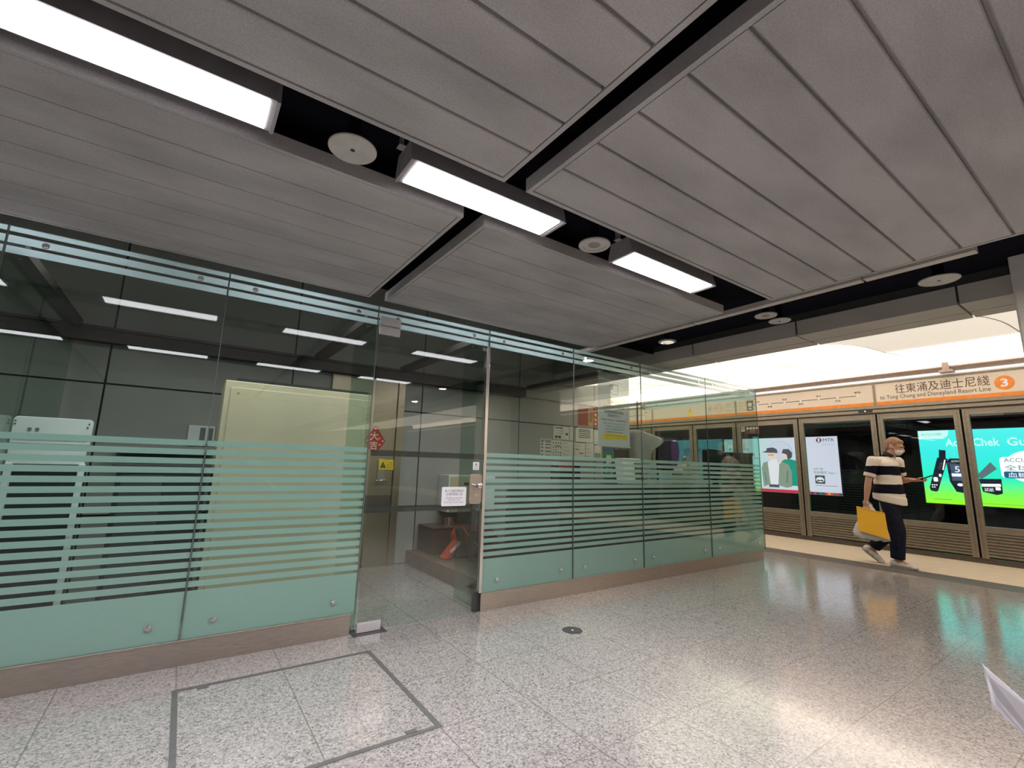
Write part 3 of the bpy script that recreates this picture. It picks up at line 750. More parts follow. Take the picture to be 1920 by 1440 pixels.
def ad_box(y0, y1, z0, z1, face, label):
    t = empty('advertising_light_box', (XA, (y0 + y1) / 2, z0), label, 'advertisement')
    MB().box(XA + .004, XA + .05, y0 - .02, y1 + .02, z0 - .02, z1 + .02).build('frame', M_DKGREY, t)
    f = MB().box(XA, XA + .004, y0, y1, z0, z1).build('poster_face', face, t)
    return t, f
def piece(p, mat, name, pts, d=0.003):
    return MB().prism(spoly(pts, XA - d), (0.0015, 0, 0)).build(name, mat, p)

K = 1.8
# green glucose-meter advertisement
gm = ad_grad('green', [(0, (150, 245, 40)), (0.16, (120, 245, 90)), (0.36, (40, 232, 190)), (0.7, (60, 228, 222)), (1, (80, 232, 226))], -0.75, 0.75, K)
t, f = ad_box(0.1, 3.20, 0.645, 2.155, gm, 'bright green lit advertisement for a glucose meter beyond the platform doors')
wht = adm('white', (250, 255, 252), K); blk = adm('black', (28, 36, 48), K); gry = adm('grey', (92, 112, 118), K); nav = adm('navy', (40, 90, 130), K); whd = adm('soft', (190, 245, 235), K)
piece(t, whd, 'tag_shape', [(3.2, 2.153), (2.70, 2.153), (2.72, 2.04), (2.80, 1.975), (3.2, 1.975)])
text('ACCU-CHEK', adm('taggrey', (120, 160, 150), K), t, (XA - .004, 2.98, 2.075), 0.34, 0.05, SIDE)
text('Accu-Chek', whd, t, (XA - .004, 2.375, 1.895), 0.80, 0.16, SIDE, bold=0.02)
text('Guide', whd, t, (XA - .004, 1.62, 1.895), 0.52, 0.16, SIDE, bold=0.02)
piece(t, blk, 'lancing_pen', [(3.10, .90), (3.02, .88), (2.985, .90), (2.77, 1.56), (2.80, 1.57), (2.785, 1.735), (2.89, 1.75), (2.905, 1.59), (2.935, 1.58), (3.115, .96)])
piece(t, wht, 'pen_window', rrect(2.965, 3.035, 1.09, 1.18, 0.02), .006)
piece(t, wht, 'pen_button', rrect(2.90, 2.94, 1.19, 1.25, 0.012), .006)
piece(t, wht, 'pen_print', [(2.875, 1.33), (2.855, 1.33), (2.805, 1.54), (2.825, 1.545)], .006)
for k in range(5): piece(t, wht, 'pen_dot', circ(3.065 - .035 * (k % 3), 1.02 - .045 * (k // 3), 0.013, 10), .006)
o = piece(t, blk, 'glucose_meter', [(2.80, 1.50), (2.74, 1.57), (2.44, 1.57), (2.37, 1.50), (2.37, 1.12), (2.44, .93), (2.56, .87), (2.70, .90), (2.78, 1.10)])
piece(t, adm('screen', (60, 84, 112), K), 'meter_screen', [(2.745, 1.45), (2.43, 1.45), (2.43, 1.12), (2.74, 1.12)], .006)
text('5.6', wht, t, (XA - .007, 2.57, 1.35), 0.22, 0.12, SIDE)
piece(t, wht, 'screen_bar', [(2.74, 1.265), (2.50, 1.265), (2.50, 1.205), (2.738, 1.205)], .0065)
for k in range(2): piece(t, wht, 'meter_button', circ(2.63 - .14 * k, 1.04, 0.045, 14, 0.03), .006)
text('ACCU-CHEK', wht, t, (XA - .007, 2.60, 1.515), 0.24, 0.035, SIDE)
piece(t, gry, 'test_strip', [(2.38, 1.22), (2.15, 1.50), (2.07, 1.37), (2.30, 1.17)])
piece(t, blk, 'strip_drum', [(2.345, 1.17), (2.03, 1.18), (2.04, .90), (2.12, .87), (2.31, .92)])
piece(t, wht, 'drum_label', [(2.32, 1.075), (2.05, 1.085), (2.05, 1.03), (2.32, 1.02)], .006)
piece(t, wht, 'drum_seal', rrect(2.06, 2.13, .96, 1.02, .008), .006)
text('試紙', wht, t, (XA - .007, 2.22, .965), 0.13, 0.07, SIDE)
piece(t, wht, 'bubble', circ(1.62, 1.42, 0.34, 30, 0.30))
piece(t, wht, 'bubble', rrect(1.18, 2.02, 1.20, 1.60, .06), .0032)
text('ACCU-CHEK', gry, t, (XA - .006, 1.65, 1.54), 0.62, 0.075, SIDE)
text('全球 No.1', gry, t, (XA - .006, 1.62, 1.395), 0.68, 0.11, SIDE)
piece(t, nav, 'badge', rrect(1.22, 1.985, 1.20, 1.325, .03), .006)
text('血糖機品牌', wht, t, (XA - .009, 1.60, 1.262), 0.66, 0.095, SIDE)
piece(t, blk, 'small_print', [(3.08, .735), (2.78, .735), (2.78, .729), (3.08, .729)])
piece(t, adm('dkgreen', (60, 150, 50), K), 'small_print', [(2.6, .70), (0.5, .70), (0.5, .694), (2.6, .694)])

# pale advertisement with two figures
K = 1.2
pm = ad_grad('pale', [(0, (232, 236, 252)), (0.30, (236, 240, 252)), (0.45, (226, 238, 246)), (0.72, (205, 240, 240)), (1, (160, 232, 228))], -1.46, 1.46, K)
t, f = ad_box(4.74, 7.66, 0.675, 2.10, pm, 'pale lit advertisement with two printed figures and a red transport logo, beyond the platform doors')
skin = adm('skin', (250, 232, 218), K); olive = adm('olive', (150, 170, 150), K); olived = adm('olived', (120, 142, 122), K); teal = adm('teal', (40, 168, 140), K); teald = adm('teald', (52, 120, 104), K); cap = adm('cap', (86, 92, 98), K); red = adm('red', (226, 60, 84), K); ink = adm('ink', (58, 66, 84), K)
W_ = adm('shirtwhite', (252, 253, 255), K)
piece(t, adm('arch', (208, 216, 236), K), 'arch_shape', circ(6.10, 1.70, 0.32, 30, 0.32))
piece(t, adm('archin', (226, 232, 248), K), 'arch_shape', circ(6.10, 1.70, 0.30, 30, 0.30), .0045)
def fig(o, pts, m, n, d): piece(t, m, n, [(p[0] + o, p[1]) for p in pts], d)
fig(.155, [(5.80, .86), (5.45, .86), (5.42, 1.30), (5.55, 1.50), (5.80, 1.56), (5.95, 1.46), (5.98, .9)], teal, 'rear_figure_jacket', .005)
fig(.155, circ(5.80, 1.66, 0.11, 18, 0.13), skin, 'rear_figure_face', .0052)
fig(.155, [(5.90, 1.70), (5.86, 1.80), (5.72, 1.80), (5.64, 1.70), (5.66, 1.58), (5.76, 1.52), (5.78, 1.66)], cap, 'rear_figure_hair', .0062)
fig(.155, [(6.42, .80), (6.45, 1.30), (6.40, 1.44), (6.20, 1.50), (6.0, 1.50), (5.75, 1.40), (5.68, 1.2), (5.70, .84), (5.82, .80), (6.05, .86), (6.3, .86)], olive, 'front_figure_jacket', .0072)
fig(.155, [(6.24, .86), (6.28, 1.46), (6.16, 1.54), (6.05, 1.54), (5.98, 1.44), (6.04, .86)], W_, 'front_figure_shirt', .0084)
fig(.155, [(6.28, .80), (6.28, .87), (6.02, .87), (6.02, .80)], cap, 'front_figure_belt', .0086)
fig(.155, [(5.84, .92), (5.80, .92), (5.76, 1.24), (5.80, 1.24)], olived, 'jacket_fold', .0084)
fig(.155, [(6.36, .90), (6.33, .90), (6.36, 1.2), (6.39, 1.2)], olived, 'jacket_fold', .0084)
fig(.155, [(6.42, 1.28), (6.30, 1.28), (6.30, 1.27), (6.42, 1.27)], olived, 'jacket_fold', .0084)
fig(.155, circ(6.16, 1.66, 0.115, 20, 0.15), skin, 'front_figure_face', .0084)
fig(.155, [(6.42, 1.725), (6.30, 1.76), (6.28, 1.83), (6.12, 1.85), (6.02, 1.80), (6.00, 1.70), (6.28, 1.71)], cap, 'front_figure_cap', .0096)
fig(.155, [(6.26, 1.665), (6.10, 1.665), (6.10, 1.63), (6.26, 1.63)], adm('lens', (222, 170, 140), K), 'front_figure_glasses', .0096)
fig(.155, [(6.02, 1.44), (5.93, 1.56), (5.88, 1.53), (5.96, 1.41)], skin, 'front_figure_hand', .0096)
for (a, b, c) in ((7.66, 5.42, red),): piece(t, c, 'bottom_band', [(a, .75), (b, .75), (b, .677), (a, .677)], .0105)
for k, cc in enumerate(((70, 74, 92), (200, 70, 120), (60, 80, 80), (40, 140, 80), (70, 90, 120), (225, 60, 80), (240, 170, 60), (230, 90, 60), (90, 120, 90), (200, 60, 60), (70, 80, 110))):
    a = 5.42 - .062 * k; piece(t, adm('swatch%d' % k, cc, K), 'colour_swatch', [(a, .735), (a - .062, .735), (a - .062, .677), (a, .677)], .0105)
lg = piece(t, red if False else adm('logo', (96, 60, 84), K), 'logo_disc', circ(5.147, 2.012, 0.062, 26), .005)
piece(t, W_, 'logo_mark', [(5.18, 2.052), (5.114, 2.052), (5.134, 2.012), (5.114, 1.972), (5.18, 1.972), (5.16, 2.012)], .0062)
text('MTR', adm('logotext', (58, 84, 96), K), t, (XA - .006, 4.93, 2.012), 0.24, 0.078, SIDE)
text('專 為 您 而 設', adm('faint', (150, 164, 176), K), t, (XA - .006, 4.95, 1.90), 0.24, 0.03, SIDE)
text('立即下載', gry, t, (XA - .006, 5.22, 1.30), 0.22, 0.06, SIDE)
text('低碳樓宇 App !', gry, t, (XA - .006, 5.08, 1.21), 0.49, 0.075, SIDE)
o = piece(t, cap, 'app_icon', rrect(5.08, 5.30, 0.94, 1.145, 0.02), .005)
piece(t, W_, 'app_icon_mark', circ(5.19, 1.04, 0.09, 20, 0.065), .0062)
piece(t, cap, 'app_icon_mark', circ(5.225, 1.02, 0.035, 14, 0.02), .0074)
piece(t, cap, 'app_icon_mark', circ(5.155, 1.02, 0.035, 14, 0.02), .0074)
piece(t, gry, 'small_print', [(5.30, .90), (4.82, .90), (4.82, .89), (5.30, .89)], .005)
for s_, yy, zz, ww, hh in (('特優惠員', 7.23, 1.895, 0.62, 0.17), ('精選推介獎賞', 7.10, 1.645, 0.90, 0.17)):
    text(s_, W_, t, (XA - .006, yy, zz), ww, hh, SIDE, bold=0.02)
    text(s_, ink, t, (XA - .005, yy + .012, zz - .012), ww * 1.03, hh * 1.06, SIDE, bold=0.045)
# blue advertisement seen behind the purple bag
K = 0.62
bm_ = ad_grad('blue', [(0, (92, 196, 208)), (1, (110, 200, 212))], -0.7, 0.7, K)
t, f = ad_box(7.72, 11.1, 0.70, 2.12, bm_, 'pale turquoise lit advertisement seen through the booth, behind the purple bag')
dk = adm('dkblue', (52, 96, 140), K); lt = adm('ltblue', (160, 214, 228), K); pk = adm('pinkred', (206, 120, 134), K)
piece(t, dk, 'blue_wedge', [(11.0, 1.1), (10.2, 1.95), (9.9, 1.9), (10.9, .9)])
piece(t, lt, 'pale_wedge', [(11.05, 1.75), (10.5, 2.05), (10.35, 2.02), (11.05, 1.2)], .0045)
text('Pro 40', dk, t, (XA - .006, 10.6, 1.86), 0.42, 0.14, SIDE)
text('全民是新安', dk, t, (XA - .006, 8.63, 1.79), 0.80, 0.17, SIDE, bold=0.02)
piece(t, dk, 'underline', [(9.05, 1.68), (8.28, 1.68), (8.28, 1.66), (9.05, 1.66)])
piece(t, pk, 'pink_band', [(8.97, 1.59), (8.27, 1.59), (8.27, 1.49), (8.97, 1.49)])
text('專享優惠八折入場', adm('pkw', (240, 225, 230), K), t, (XA - .006, 8.62, 1.54), 0.66, 0.065, SIDE)
text('即日起至九月三十日', dk, t, (XA - .006, 8.66, 1.42), 0.7, 0.035, SIDE)
text('查詢詳情請聯絡', dk, t, (XA - .006, 8.60, 1.34), 0.5, 0.03, SIDE)
piece(t, dk, 'phone_shape', [(8.02, 1.62), (7.80, 1.62), (7.80, .80), (8.02, .80)], .004)
piece(t, lt, 'phone_screen', [(7.99, 1.40), (7.83, 1.40), (7.83, 1.15), (7.99, 1.15)], .006)

# ---------------------------------------------------------------- inside the booth
M_DOORS = pmat('warm_brushed_steel', (0.40, 0.33, 0.235), 0.36, 0.9, 0.16, 30, stretch=(40, 8, 0.6))
dr = struct(MB().box(1.30, 2.085, YW - 0.035, YW - 0.002, 0.0, 2.175).build('door_1', M_DOORS))
MB().box(2.088, 2.17, YW - 0.06, YW - 0.002, 0.0, 2.175).build('door_frame', M_DOORS, dr)
MB().box(1.30, 2.085, YW - 0.037, YW - 0.034, 0.60, 0.80).build('kick_plate', pmat('dark_steel', (0.16, 0.14, 0.12), 0.4, 0.7), dr)
h = MB().box(1.895, 1.985, YW - 0.045, YW - 0.035, 0.93, 1.22).build('lock_case', M_STEELD, dr, bevel=0.004)
MB().path([(1.985, YW - 0.045, 0.975), (1.985, YW - 0.09, 0.975), (1.88, YW - 0.09, 0.972)], 0.011).build('lever', M_CHROME, h, smooth=True)
s = tag(MB().box(1.905, 2.085, YW - 0.049, YW - 0.0465, 1.095, 1.215).build('warning_sticker', M_YEL), 'yellow warning sticker above the lever handle of the steel door inside the booth', 'sticker')
o = MB().prism([(1.92, YW - .05, 1.12), (1.99, YW - .05, 1.12), (1.955, YW - .05, 1.19)], (0, .0008, 0)).build('warning_triangle', M_INK, s)
text('!', M_YEL, o, (1.955, YW - .0505, 1.142), 0.008, 0.035, FRONT)
for k, l in enumerate(('小心電動門', 'CAUTION', 'Automatic door')): text(l, M_INK, s, (2.037, YW - .05, 1.18 - .027 * k), 0.075, 0.014, FRONT)
# red diamond greeting
cx, cz, hw, hh = 1.838, 1.432, 0.128, 0.186
s = tag(MB().prism([(cx, YW - .04, cz + hh), (cx + hw, YW - .04, cz), (cx, YW - .04, cz - hh), (cx - hw, YW - .04, cz)], (0, .002, 0)).build('red_greeting_diamond', M_RED),
        'red diamond-shaped new-year greeting hanging on the steel door inside the booth', 'decoration')
text('大', M_GOLD, s, (cx - .01, YW - .0405, cz + .055), 0.10, 0.105, FRONT, bold=0.02)
text('吉', M_GOLD, s, (cx - .01, YW - .0405, cz - .055), 0.09, 0.10, FRONT, bold=0.02)
for dx, dz in ((0, .145), (.095, .0), (.05, .03), (.06, -.045), (-.095, 0), (0, -.148)):
    MB().prism(fpoly(circ(cx + dx, cz + dz, .011, 12), YW - .041), (0, .001, 0)).build('gold_dot', M_GOLD, s)

# cream steel cabinet
t = empty('steel_cabinet', (0.776, 4.28, 0), 'tall cream steel cabinet standing behind the glass left of the door', 'cabinet')
MB().box(0.205, 1.345, 4.28, 4.70, 0.05, 1.80).build('body', M_CREAM, t, bevel=0.006)
MB().box(0.245, 1.305, 4.268, 4.281, 0.10, 1.745).build('front_panel', M_CREAM, t, bevel=0.004)
MB().box(0.29, 1.345, 4.30, 4.69, 1.80, 1.825).build('black_top', M_DARK, t)
MB().box(0.215, 1.335, 4.30, 4.69, 0.0, 0.05).build('plinth', M_DKGREY, t)
for x, z in ((0.30, 1.70), (1.25, 1.70)): MB().lathe((x, 4.262, z), [(.005, 0), (.006, .006)][::-1], axis=(0, 1, 0), n=10).build('screw', M_CHROME, t)
# white machine seen from the back, on a black stand
t = empty('machine_stand', (-0.72, 4.2, 0), 'white machine back with rounded top on two white legs, behind the left glass panels', 'machine')
MB().prism([(x, 4.2, z) for x, z in rrect(-0.905, -0.525, 1.275, 1.415, 0.022)], (0, 0.03, 0)).build('top_plate', M_WHITE, t, bevel=0.003)
MB().box(-0.905, -0.525, 4.205, 4.23, 1.245, 1.272).build('rear_plate', M_WHITE, t, bevel=0.003)
MB().box(-0.905, -0.535, 4.21, 4.235, 1.115, 1.243).build('rear_plate', M_WHITE, t, bevel=0.003)
for x in (-0.888, -0.545):
    MB().box(x - .016, x + .016, 4.20, 4.235, 0.0, 1.12).build('leg', M_WHITE, t, bevel=0.003)
for x, z in ((-.895, 1.385), (-.545, 1.385), (-.895, 1.365), (-.55, 1.362), (-.895, 1.215), (-.55, 1.215)):
    MB().cyl((x, 4.197, z), (x, 4.201, z), 0.0045, n=10).build('screw', M_INK, t)
for x in (-.825, -.79): MB().box(x - .009, x + .009, 4.197, 4.2, 1.325, 1.345).build('socket', M_INKG, t)
MB().box(-0.885, -0.565, 4.24, 4.62, 0.06, 1.11).build('black_body', M_DARK, t, bevel=0.006)
t = empty('equipment_cabinet', (-0.12, 4.3, 0), 'black equipment cabinet with a wide top, between the white machine and the cream cabinet', 'cabinet')
MB().box(-0.37, 0.165, 4.30, 4.75, 0.04, 1.10).build('body', M_DARK, t, bevel=0.004)
MB().box(-0.40, 0.18, 4.28, 4.78, 1.10, 1.125).build('top', M_DKGREY, t, bevel=0.003)
MB().box(-0.34, -0.10, 4.292, 4.301, 0.10, 1.05).build('door', M_DKGREY, t, bevel=0.002)
MB().box(-0.095, 0.15, 4.292, 4.301, 0.10, 1.05).build('door', M_DARK, t, bevel=0.002)
tag(MB().box(-0.50, 0.24, 5.2, YW - .002, 1.208, 1.232).build('wall_shelf', M_DKGREY, bevel=0.002), 'thin grey wall shelf above the black equipment cabinet', 'shelf')
t = empty('wall_intercom', (0.11, YW, 1.32), 'white wall intercom with two dark screens, left of the cream cabinet', 'intercom')
MB().box(0.01, 0.225, YW - .04, YW - .001, 1.315, 1.49).build('case', M_WHITE, t, bevel=0.004)
for a in (0.105, 0.168): MB().box(a, a + .045, YW - .043, YW - .0395, 1.345, 1.47).build('screen', M_INKG, t)

# raised floor, counter and chair on the right
struct(MB().box(2.33, 6.60, 3.62, YW - .01, 0, 0.15).build('floor_raised', M_BROWN, bevel=0.004))
t = empty('service_counter', (4.5, 3.9, 0.15), 'long dark service counter running behind the striped glass right of the door', 'counter')
m = MB().box(2.62, 6.66, 3.80, 4.66, 0.955, 0.985); m.box(5.95, 6.66, 3.49, 3.80, 0.955, 0.985)
m.build('worktop', pmat('counter_top', (0.10, 0.10, 0.095), 0.4), t, bevel=0.004)
MB().box(2.62, 6.64, 3.80, 3.82, 0.15, 0.955).build('front_panel', M_DARK, t)
MB().box(6.60, 6.62, 3.82, 4.58, 0.15, 0.955).build('side_panel', M_DARK, t)
for x in (2.66, 4.3): MB().box(x, x + .04, 4.52, 4.56, 0.15, 0.955).build('leg', M_DKGREY, t)
t = empty('office_chair', (4.36, 4.9, 0.15), 'black office chair with a red cloth on its back, behind the counter', 'chair')
MB().prism([(x, 4.86, z) for x, z in rrect(4.09, 4.60, 0.78, 1.24, 0.07)], (0, .06, 0)).build('backrest', M_DARK, t, bevel=0.015)
MB().box(4.10, 4.58, 4.90, 5.36, 0.56, 0.64).build('seat', M_DARK, t, bevel=0.02)
MB().cyl((4.34, 5.13, .25), (4.34, 5.13, .56), 0.03).build('stem', M_DKGREY, t)
for k in range(5):
    a = 2 * math.pi * k / 5; c_ = Vector((4.34 + .28 * math.cos(a), 5.13 + .24 * math.sin(a), .21))
    l = MB().cap((4.34, 5.13, .26), c_, .022, .016).build('leg', M_DKGREY, t, smooth=True)
    MB().cyl((c_.x, c_.y - .015, .18), (c_.x, c_.y + .015, .18), .03, n=14).build('castor', M_DARK, l)
MB().cap((4.34, 4.95, .60), (4.34, 4.93, .85), .02, .02).build('back_stem', M_DKGREY, t, smooth=True)
tag(MB().prism([(x, 4.838, z) for x, z in rrect(4.17, 4.44, 1.14, 1.262, 0.02)], (0, .018, 0)).build('red_cloth', M_RED, bevel=0.01), 'red cloth hung over the back of the black office chair', 'cloth')

# items on the counter
ZK = 0.985
t = empty('leaflet_stand', (4.67, 4.40, ZK), 'green leaflet stand with white writing, standing on the counter under the assistance notice', 'stand')
mg = pmat('green_print', (0.01, 0.22, 0.06), 0.4)
MB().prism([(4.57, 4.38, ZK), (4.77, 4.38, ZK), (4.77, 4.40, 1.47), (4.57, 4.40, 1.47)], (0, .012, 0)).build('card', mg, t)
MB().box(4.57, 4.765, 4.393, 4.398, 1.40, 1.46).build('blue_header', pmat('blue_print', (0.05, 0.12, 0.25), 0.5), t)
text('員', M_PAPERW, t, (4.66, 4.388, 1.29), 0.13, 0.13, FRONT, bold=0.04)
text('綠色', M_PAPERW, t, (4.66, 4.383, 1.15), 0.15, 0.08, FRONT, bold=0.04)
MB().box(4.56, 4.78, 4.39, 4.52, ZK, ZK + .012).build('foot', mg, t)
t = empty('monitor', (4.93, 4.50, ZK), 'black monitor on the counter, right of the green leaflet stand', 'monitor')
MB().box(4.78, 5.16, 4.48, 4.52, 1.14, 1.45).build('screen_housing', M_DARK, t, bevel=0.008)
MB().box(4.94, 5.0, 4.51, 4.54, ZK, 1.2).build('stem', M_DARK, t)
MB().box(4.86, 5.08, 4.43, 4.59, ZK, ZK + .015).build('foot', M_DARK, t, bevel=0.004)
t = empty('card_reader', (5.12, 4.20, ZK), 'white sloping desk terminal with a black keypad on the counter, below the grey cover', 'terminal')
MB().prism([(4.66, 4.10, ZK), (5.06, 4.10, ZK), (5.04, 4.16, 1.32), (4.68, 4.16, 1.32)], (0, .16, 0)).build('case', M_WHITE, t, bevel=0.02)
MB().prism([(4.86, 4.098, 1.02), (5.03, 4.098, 1.02), (5.01, 4.140, 1.26), (4.88, 4.140, 1.26)], (0, .01, 0)).build('keypad', M_DARK, t)
# grey cloth cover
mcv = pmat('grey_cover_cloth', (0.30, 0.31, 0.29), 0.85, 0, 0.08, 9, bump=0.3)
m = MB(); n = 16
prof = [(5.22, 0.985), (5.20, 1.30), (5.16, 1.58), (5.18, 1.75), (5.40, 1.735), (5.66, 1.68), (5.84, 1.655), (5.88, 1.60), (5.80, 1.55), (5.62, 1.50), (5.50, 1.38), (5.46, 1.2), (5.45, .985)]
vs = []; fs = []; N_ = len(prof)
for jx_, yy in enumerate((4.36, 4.40, 4.50, 4.62, 4.70, 4.74)):
    k = (0.86, 0.97, 1.0, 1.0, 0.97, 0.86)[jx_]
    for i, (x, z) in enumerate(prof):
        vs.append((5.45 + (x - 5.45) * k + .006 * math.sin(i * 2.1 + jx_), yy, ZK + (z - ZK) * (0.97 if jx_ in (0, 5) else 1.0)))
for a in range(5):
    for i in range(N_): fs.append((a * N_ + i, a * N_ + (i + 1) % N_, (a + 1) * N_ + (i + 1) % N_, (a + 1) * N_ + i))
fs += [tuple(range(N_))[::-1], tuple(range(5 * N_, 6 * N_))]
m.add(vs, fs)
o = m.build('draped_cover', mcv, smooth=True); tag(o, 'grey cloth cover draped over a bulky shape on the counter, left of the purple bag', 'cover')
sb = o.modifiers.new('sub', 'SUBSURF'); sb.levels = 2; sb.render_levels = 2
# rack with dark shelf and purple bag
t = empty('counter_rack', (6.06, 4.55, ZK), 'dark thin shelf rack on the counter, with the purple bag hanging from it', 'rack')
MB().box(5.80, 6.42, 4.565, 4.80, 1.655, 1.675).build('shelf', M_DARK, t, bevel=0.003)
for x in (5.92, 6.30): MB().box(x, x + .02, 4.575, 4.595, ZK, 1.655).build('upright', M_DARK, t)
t = empty('shoulder_bag', (6.05, 4.50, 1.20), 'purple bag with a dark left half hanging under the dark shelf in the booth', 'bag')
mp_ = pmat('purple_fabric', (0.10, 0.045, 0.17), 0.8, 0, 0.15, 20, bump=0.2)
MB().prism([(x, 4.42, z) for x, z in ((6.05, 1.17), (6.16, 1.20), (6.24, 1.30), (6.27, 1.45), (6.25, 1.60), (6.20, 1.64), (6.05, 1.64))], (0, .13, 0)).build('body', mp_, t, bevel=0.025, seg=3)
MB().prism([(x, 4.43, z) for x, z in ((5.92, 1.17), (6.05, 1.17), (6.05, 1.64), (5.90, 1.62), (5.84, 1.45), (5.82, 1.30), (5.86, 1.21))], (0, .12, 0)).build('front_pocket', pmat('dark_purple_fabric', (0.028, 0.02, 0.04), 0.8), t, bevel=0.025, seg=3)
MB().box(6.09, 6.17, 4.412, 4.42, 1.612, 1.63).build('label', M_PAPERW, t)
MB().path([(5.98, 4.49, 1.63), (6.00, 4.545, 1.665)], .012).build('strap', M_DARK, t)
# beige carrier bag on a small white box
t = empty('small_box', (6.17, 4.30, ZK), 'small white box on the counter under the beige paper bag', 'box')
MB().box(6.03, 6.30, 4.20, 4.40, ZK, 1.10).build('carton', pmat('pale_card', (0.62, 0.62, 0.56), 0.6), t, bevel=0.004)
MB().box(6.03, 6.30, 4.198, 4.402, 1.083, 1.102).build('lid', M_PAPERW, t, bevel=0.003)
t = empty('paper_bag', (6.17, 4.30, 1.102), 'crumpled beige paper bag with a knotted top on the small white box', 'bag')
mb_ = pmat('beige_paper', (0.50, 0.43, 0.34), 0.8, 0, 0.12, 14, bump=0.4)
MB().prism([(x, 4.22, z) for x, z in ((6.02, 1.103), (6.30, 1.103), (6.33, 1.19), (6.26, 1.25), (6.17, 1.30), (6.09, 1.24), (5.99, 1.17))], (0, .16, 0)).build('body', mb_, t, bevel=0.02)
MB().path([(6.17, 4.29, 1.29), (6.13, 4.27, 1.36), (6.17, 4.27, 1.385), (6.21, 4.28, 1.34), (6.18, 4.29, 1.29)], .014).build('knot', mb_, t, smooth=True)
MB().path([(6.26, 4.26, 1.24), (6.36, 4.25, 1.20), (6.42, 4.25, 1.155)], .012).build('handle', mb_, t, smooth=True)
# black boxes at the right end
t = empty('monitor', (6.38, 3.85, ZK), 'black monitor with a cream sheet on top, at the right end of the counter', 'monitor')
MB().prism([(6.13, 3.86, 1.06), (6.66, 3.86, 1.06), (6.66, 3.86, 1.28), (6.58, 3.86, 1.47), (6.13, 3.86, 1.485)], (0, .10, 0)).build('screen_housing', M_DARK, t, bevel=0.008)
MB().box(6.33, 6.43, 3.90, 3.94, ZK, 1.08).build('stem', M_DARK, t); MB().box(6.26, 6.50, 3.84, 4.0, ZK, ZK + .012).build('foot', M_DARK, t)
tag(MB().prism([(6.12, 3.83, 1.494), (6.46, 3.83, 1.482), (6.60, 3.99, 1.482), (6.18, 3.99, 1.496)], (0, 0, .004)).build('loose_sheet', M_PAPER), 'cream sheet lying on top of the black monitor at the right end of the counter', 'paper')
t = empty('black_box', (6.44, 3.6, ZK), 'square black desktop box in the right front corner of the booth', 'box')
MB().prism([(x, 3.53, z) for x, z in rrect(6.20, 6.705, ZK, 1.448, 0.01)], (0, .17, 0)).build('case', M_DARK, t, bevel=0.006)
MB().box(6.26, 6.65, 3.526, 3.531, 1.08, 1.40).build('vent_panel', pmat('vent_black', (0.012, 0.013, 0.012), 0.6), t)
t = empty('desk_telephone', (6.16, 3.56, ZK), 'grey telephone handset standing beside the black box in the front corner', 'telephone')
MB().box(6.04, 6.16, 3.51, 3.63, ZK, 1.25).build('base', M_DKGREY, t, bevel=0.01)
MB().path([(6.07, 3.53, 1.27), (6.06, 3.53, 1.40), (6.14, 3.53, 1.35), (6.155, 3.53, 1.27)], .022).build('handset', pmat('grey_plastic', (0.14, 0.14, 0.14), 0.5), t, smooth=True)

# low things seen through the door
t = empty('rucksack', (2.72, 4.62, 0.15), 'orange-red rucksack with dark straps slumped on the raised floor behind the door', 'bag')
mo = pmat('orange_red_fabric', (0.52, 0.06, 0.025), 0.75, 0, 0.15, 18, bump=0.25); md_ = pmat('dark_strap', (0.035, 0.03, 0.03), 0.8)
MB().prism([(x, 4.54, z) for x, z in ((2.56, .155), (3.08, .155), (3.10, .33), (2.98, .47), (2.62, .49), (2.52, .42))], (0, .22, 0)).build('body', mo, t, bevel=0.05, seg=3)
MB().prism([(x, 4.515, z) for x, z in ((2.36, .155), (2.44, .160), (2.58, .31), (2.60, .38), (2.52, .33), (2.42, .23))], (0, .16, 0)).build('flap', mo, t, bevel=0.02)
MB().prism([(x, 4.51, z) for x, z in ((2.43, .22), (2.55, .31), (2.54, .335), (2.42, .245))], (0, .01, 0)).build('reflective_tape', M_PAPER, t)
MB().prism([(x, 4.50, z) for x, z in ((2.52, .155), (2.66, .155), (2.60, .34), (2.56, .485), (2.50, .47), (2.54, .33))], (0, .10, 0)).build('side_strap', md_, t, bevel=0.015)
MB().path([(2.58, 4.525, .48), (2.66, 4.52, .38), (2.74, 4.52, .30), (2.80, 4.52, .26)], .008).build('piping', pmat('peach_piping', (0.8, 0.45, 0.25), 0.7), t)
MB().prism([(x, 4.53, z) for x, z in ((2.74, .27), (2.98, .28), (2.98, .36), (2.74, .36))], (0, .02, 0)).build('pocket', md_, t, bevel=0.006)
t.location += Vector((0.10, 0.21, 0))
t = empty('low_chest', (2.75, 5.2, 0.15), 'low dark brown chest against the wall behind the door', 'chest')
MB().box(2.47, 3.05, 5.08, YW - .02, 0.15, 0.43).build('body', pmat('dark_brown_wood', (0.055, 0.035, 0.025), 0.5), t, bevel=0.006)
MB().box(2.46, 3.06, 5.07, YW - .02, 0.43, 0.45).build('lid', pmat('brown_wood_lid', (0.075, 0.05, 0.035), 0.4), t, bevel=0.004)
t = empty('steel_bin', (2.72, 5.2, 0.45), 'small cylindrical steel pot on the low brown chest', 'pot')
MB().lathe((2.74, 5.19, 0.451), [(.055, 0), (.058, .09), (.054, .09), (.05, .01)], n=24).build('pot', M_CHROME, t)
t = empty('wall_cupboard', (2.95, 5.4, 0.55), 'pale wall cupboard low on the wall behind the lock of the glass door', 'cupboard')
MB().box(2.72, 3.40, 5.22, YW - .002, 0.60, 1.05).build('carcass', M_WHITE, t, bevel=0.004)
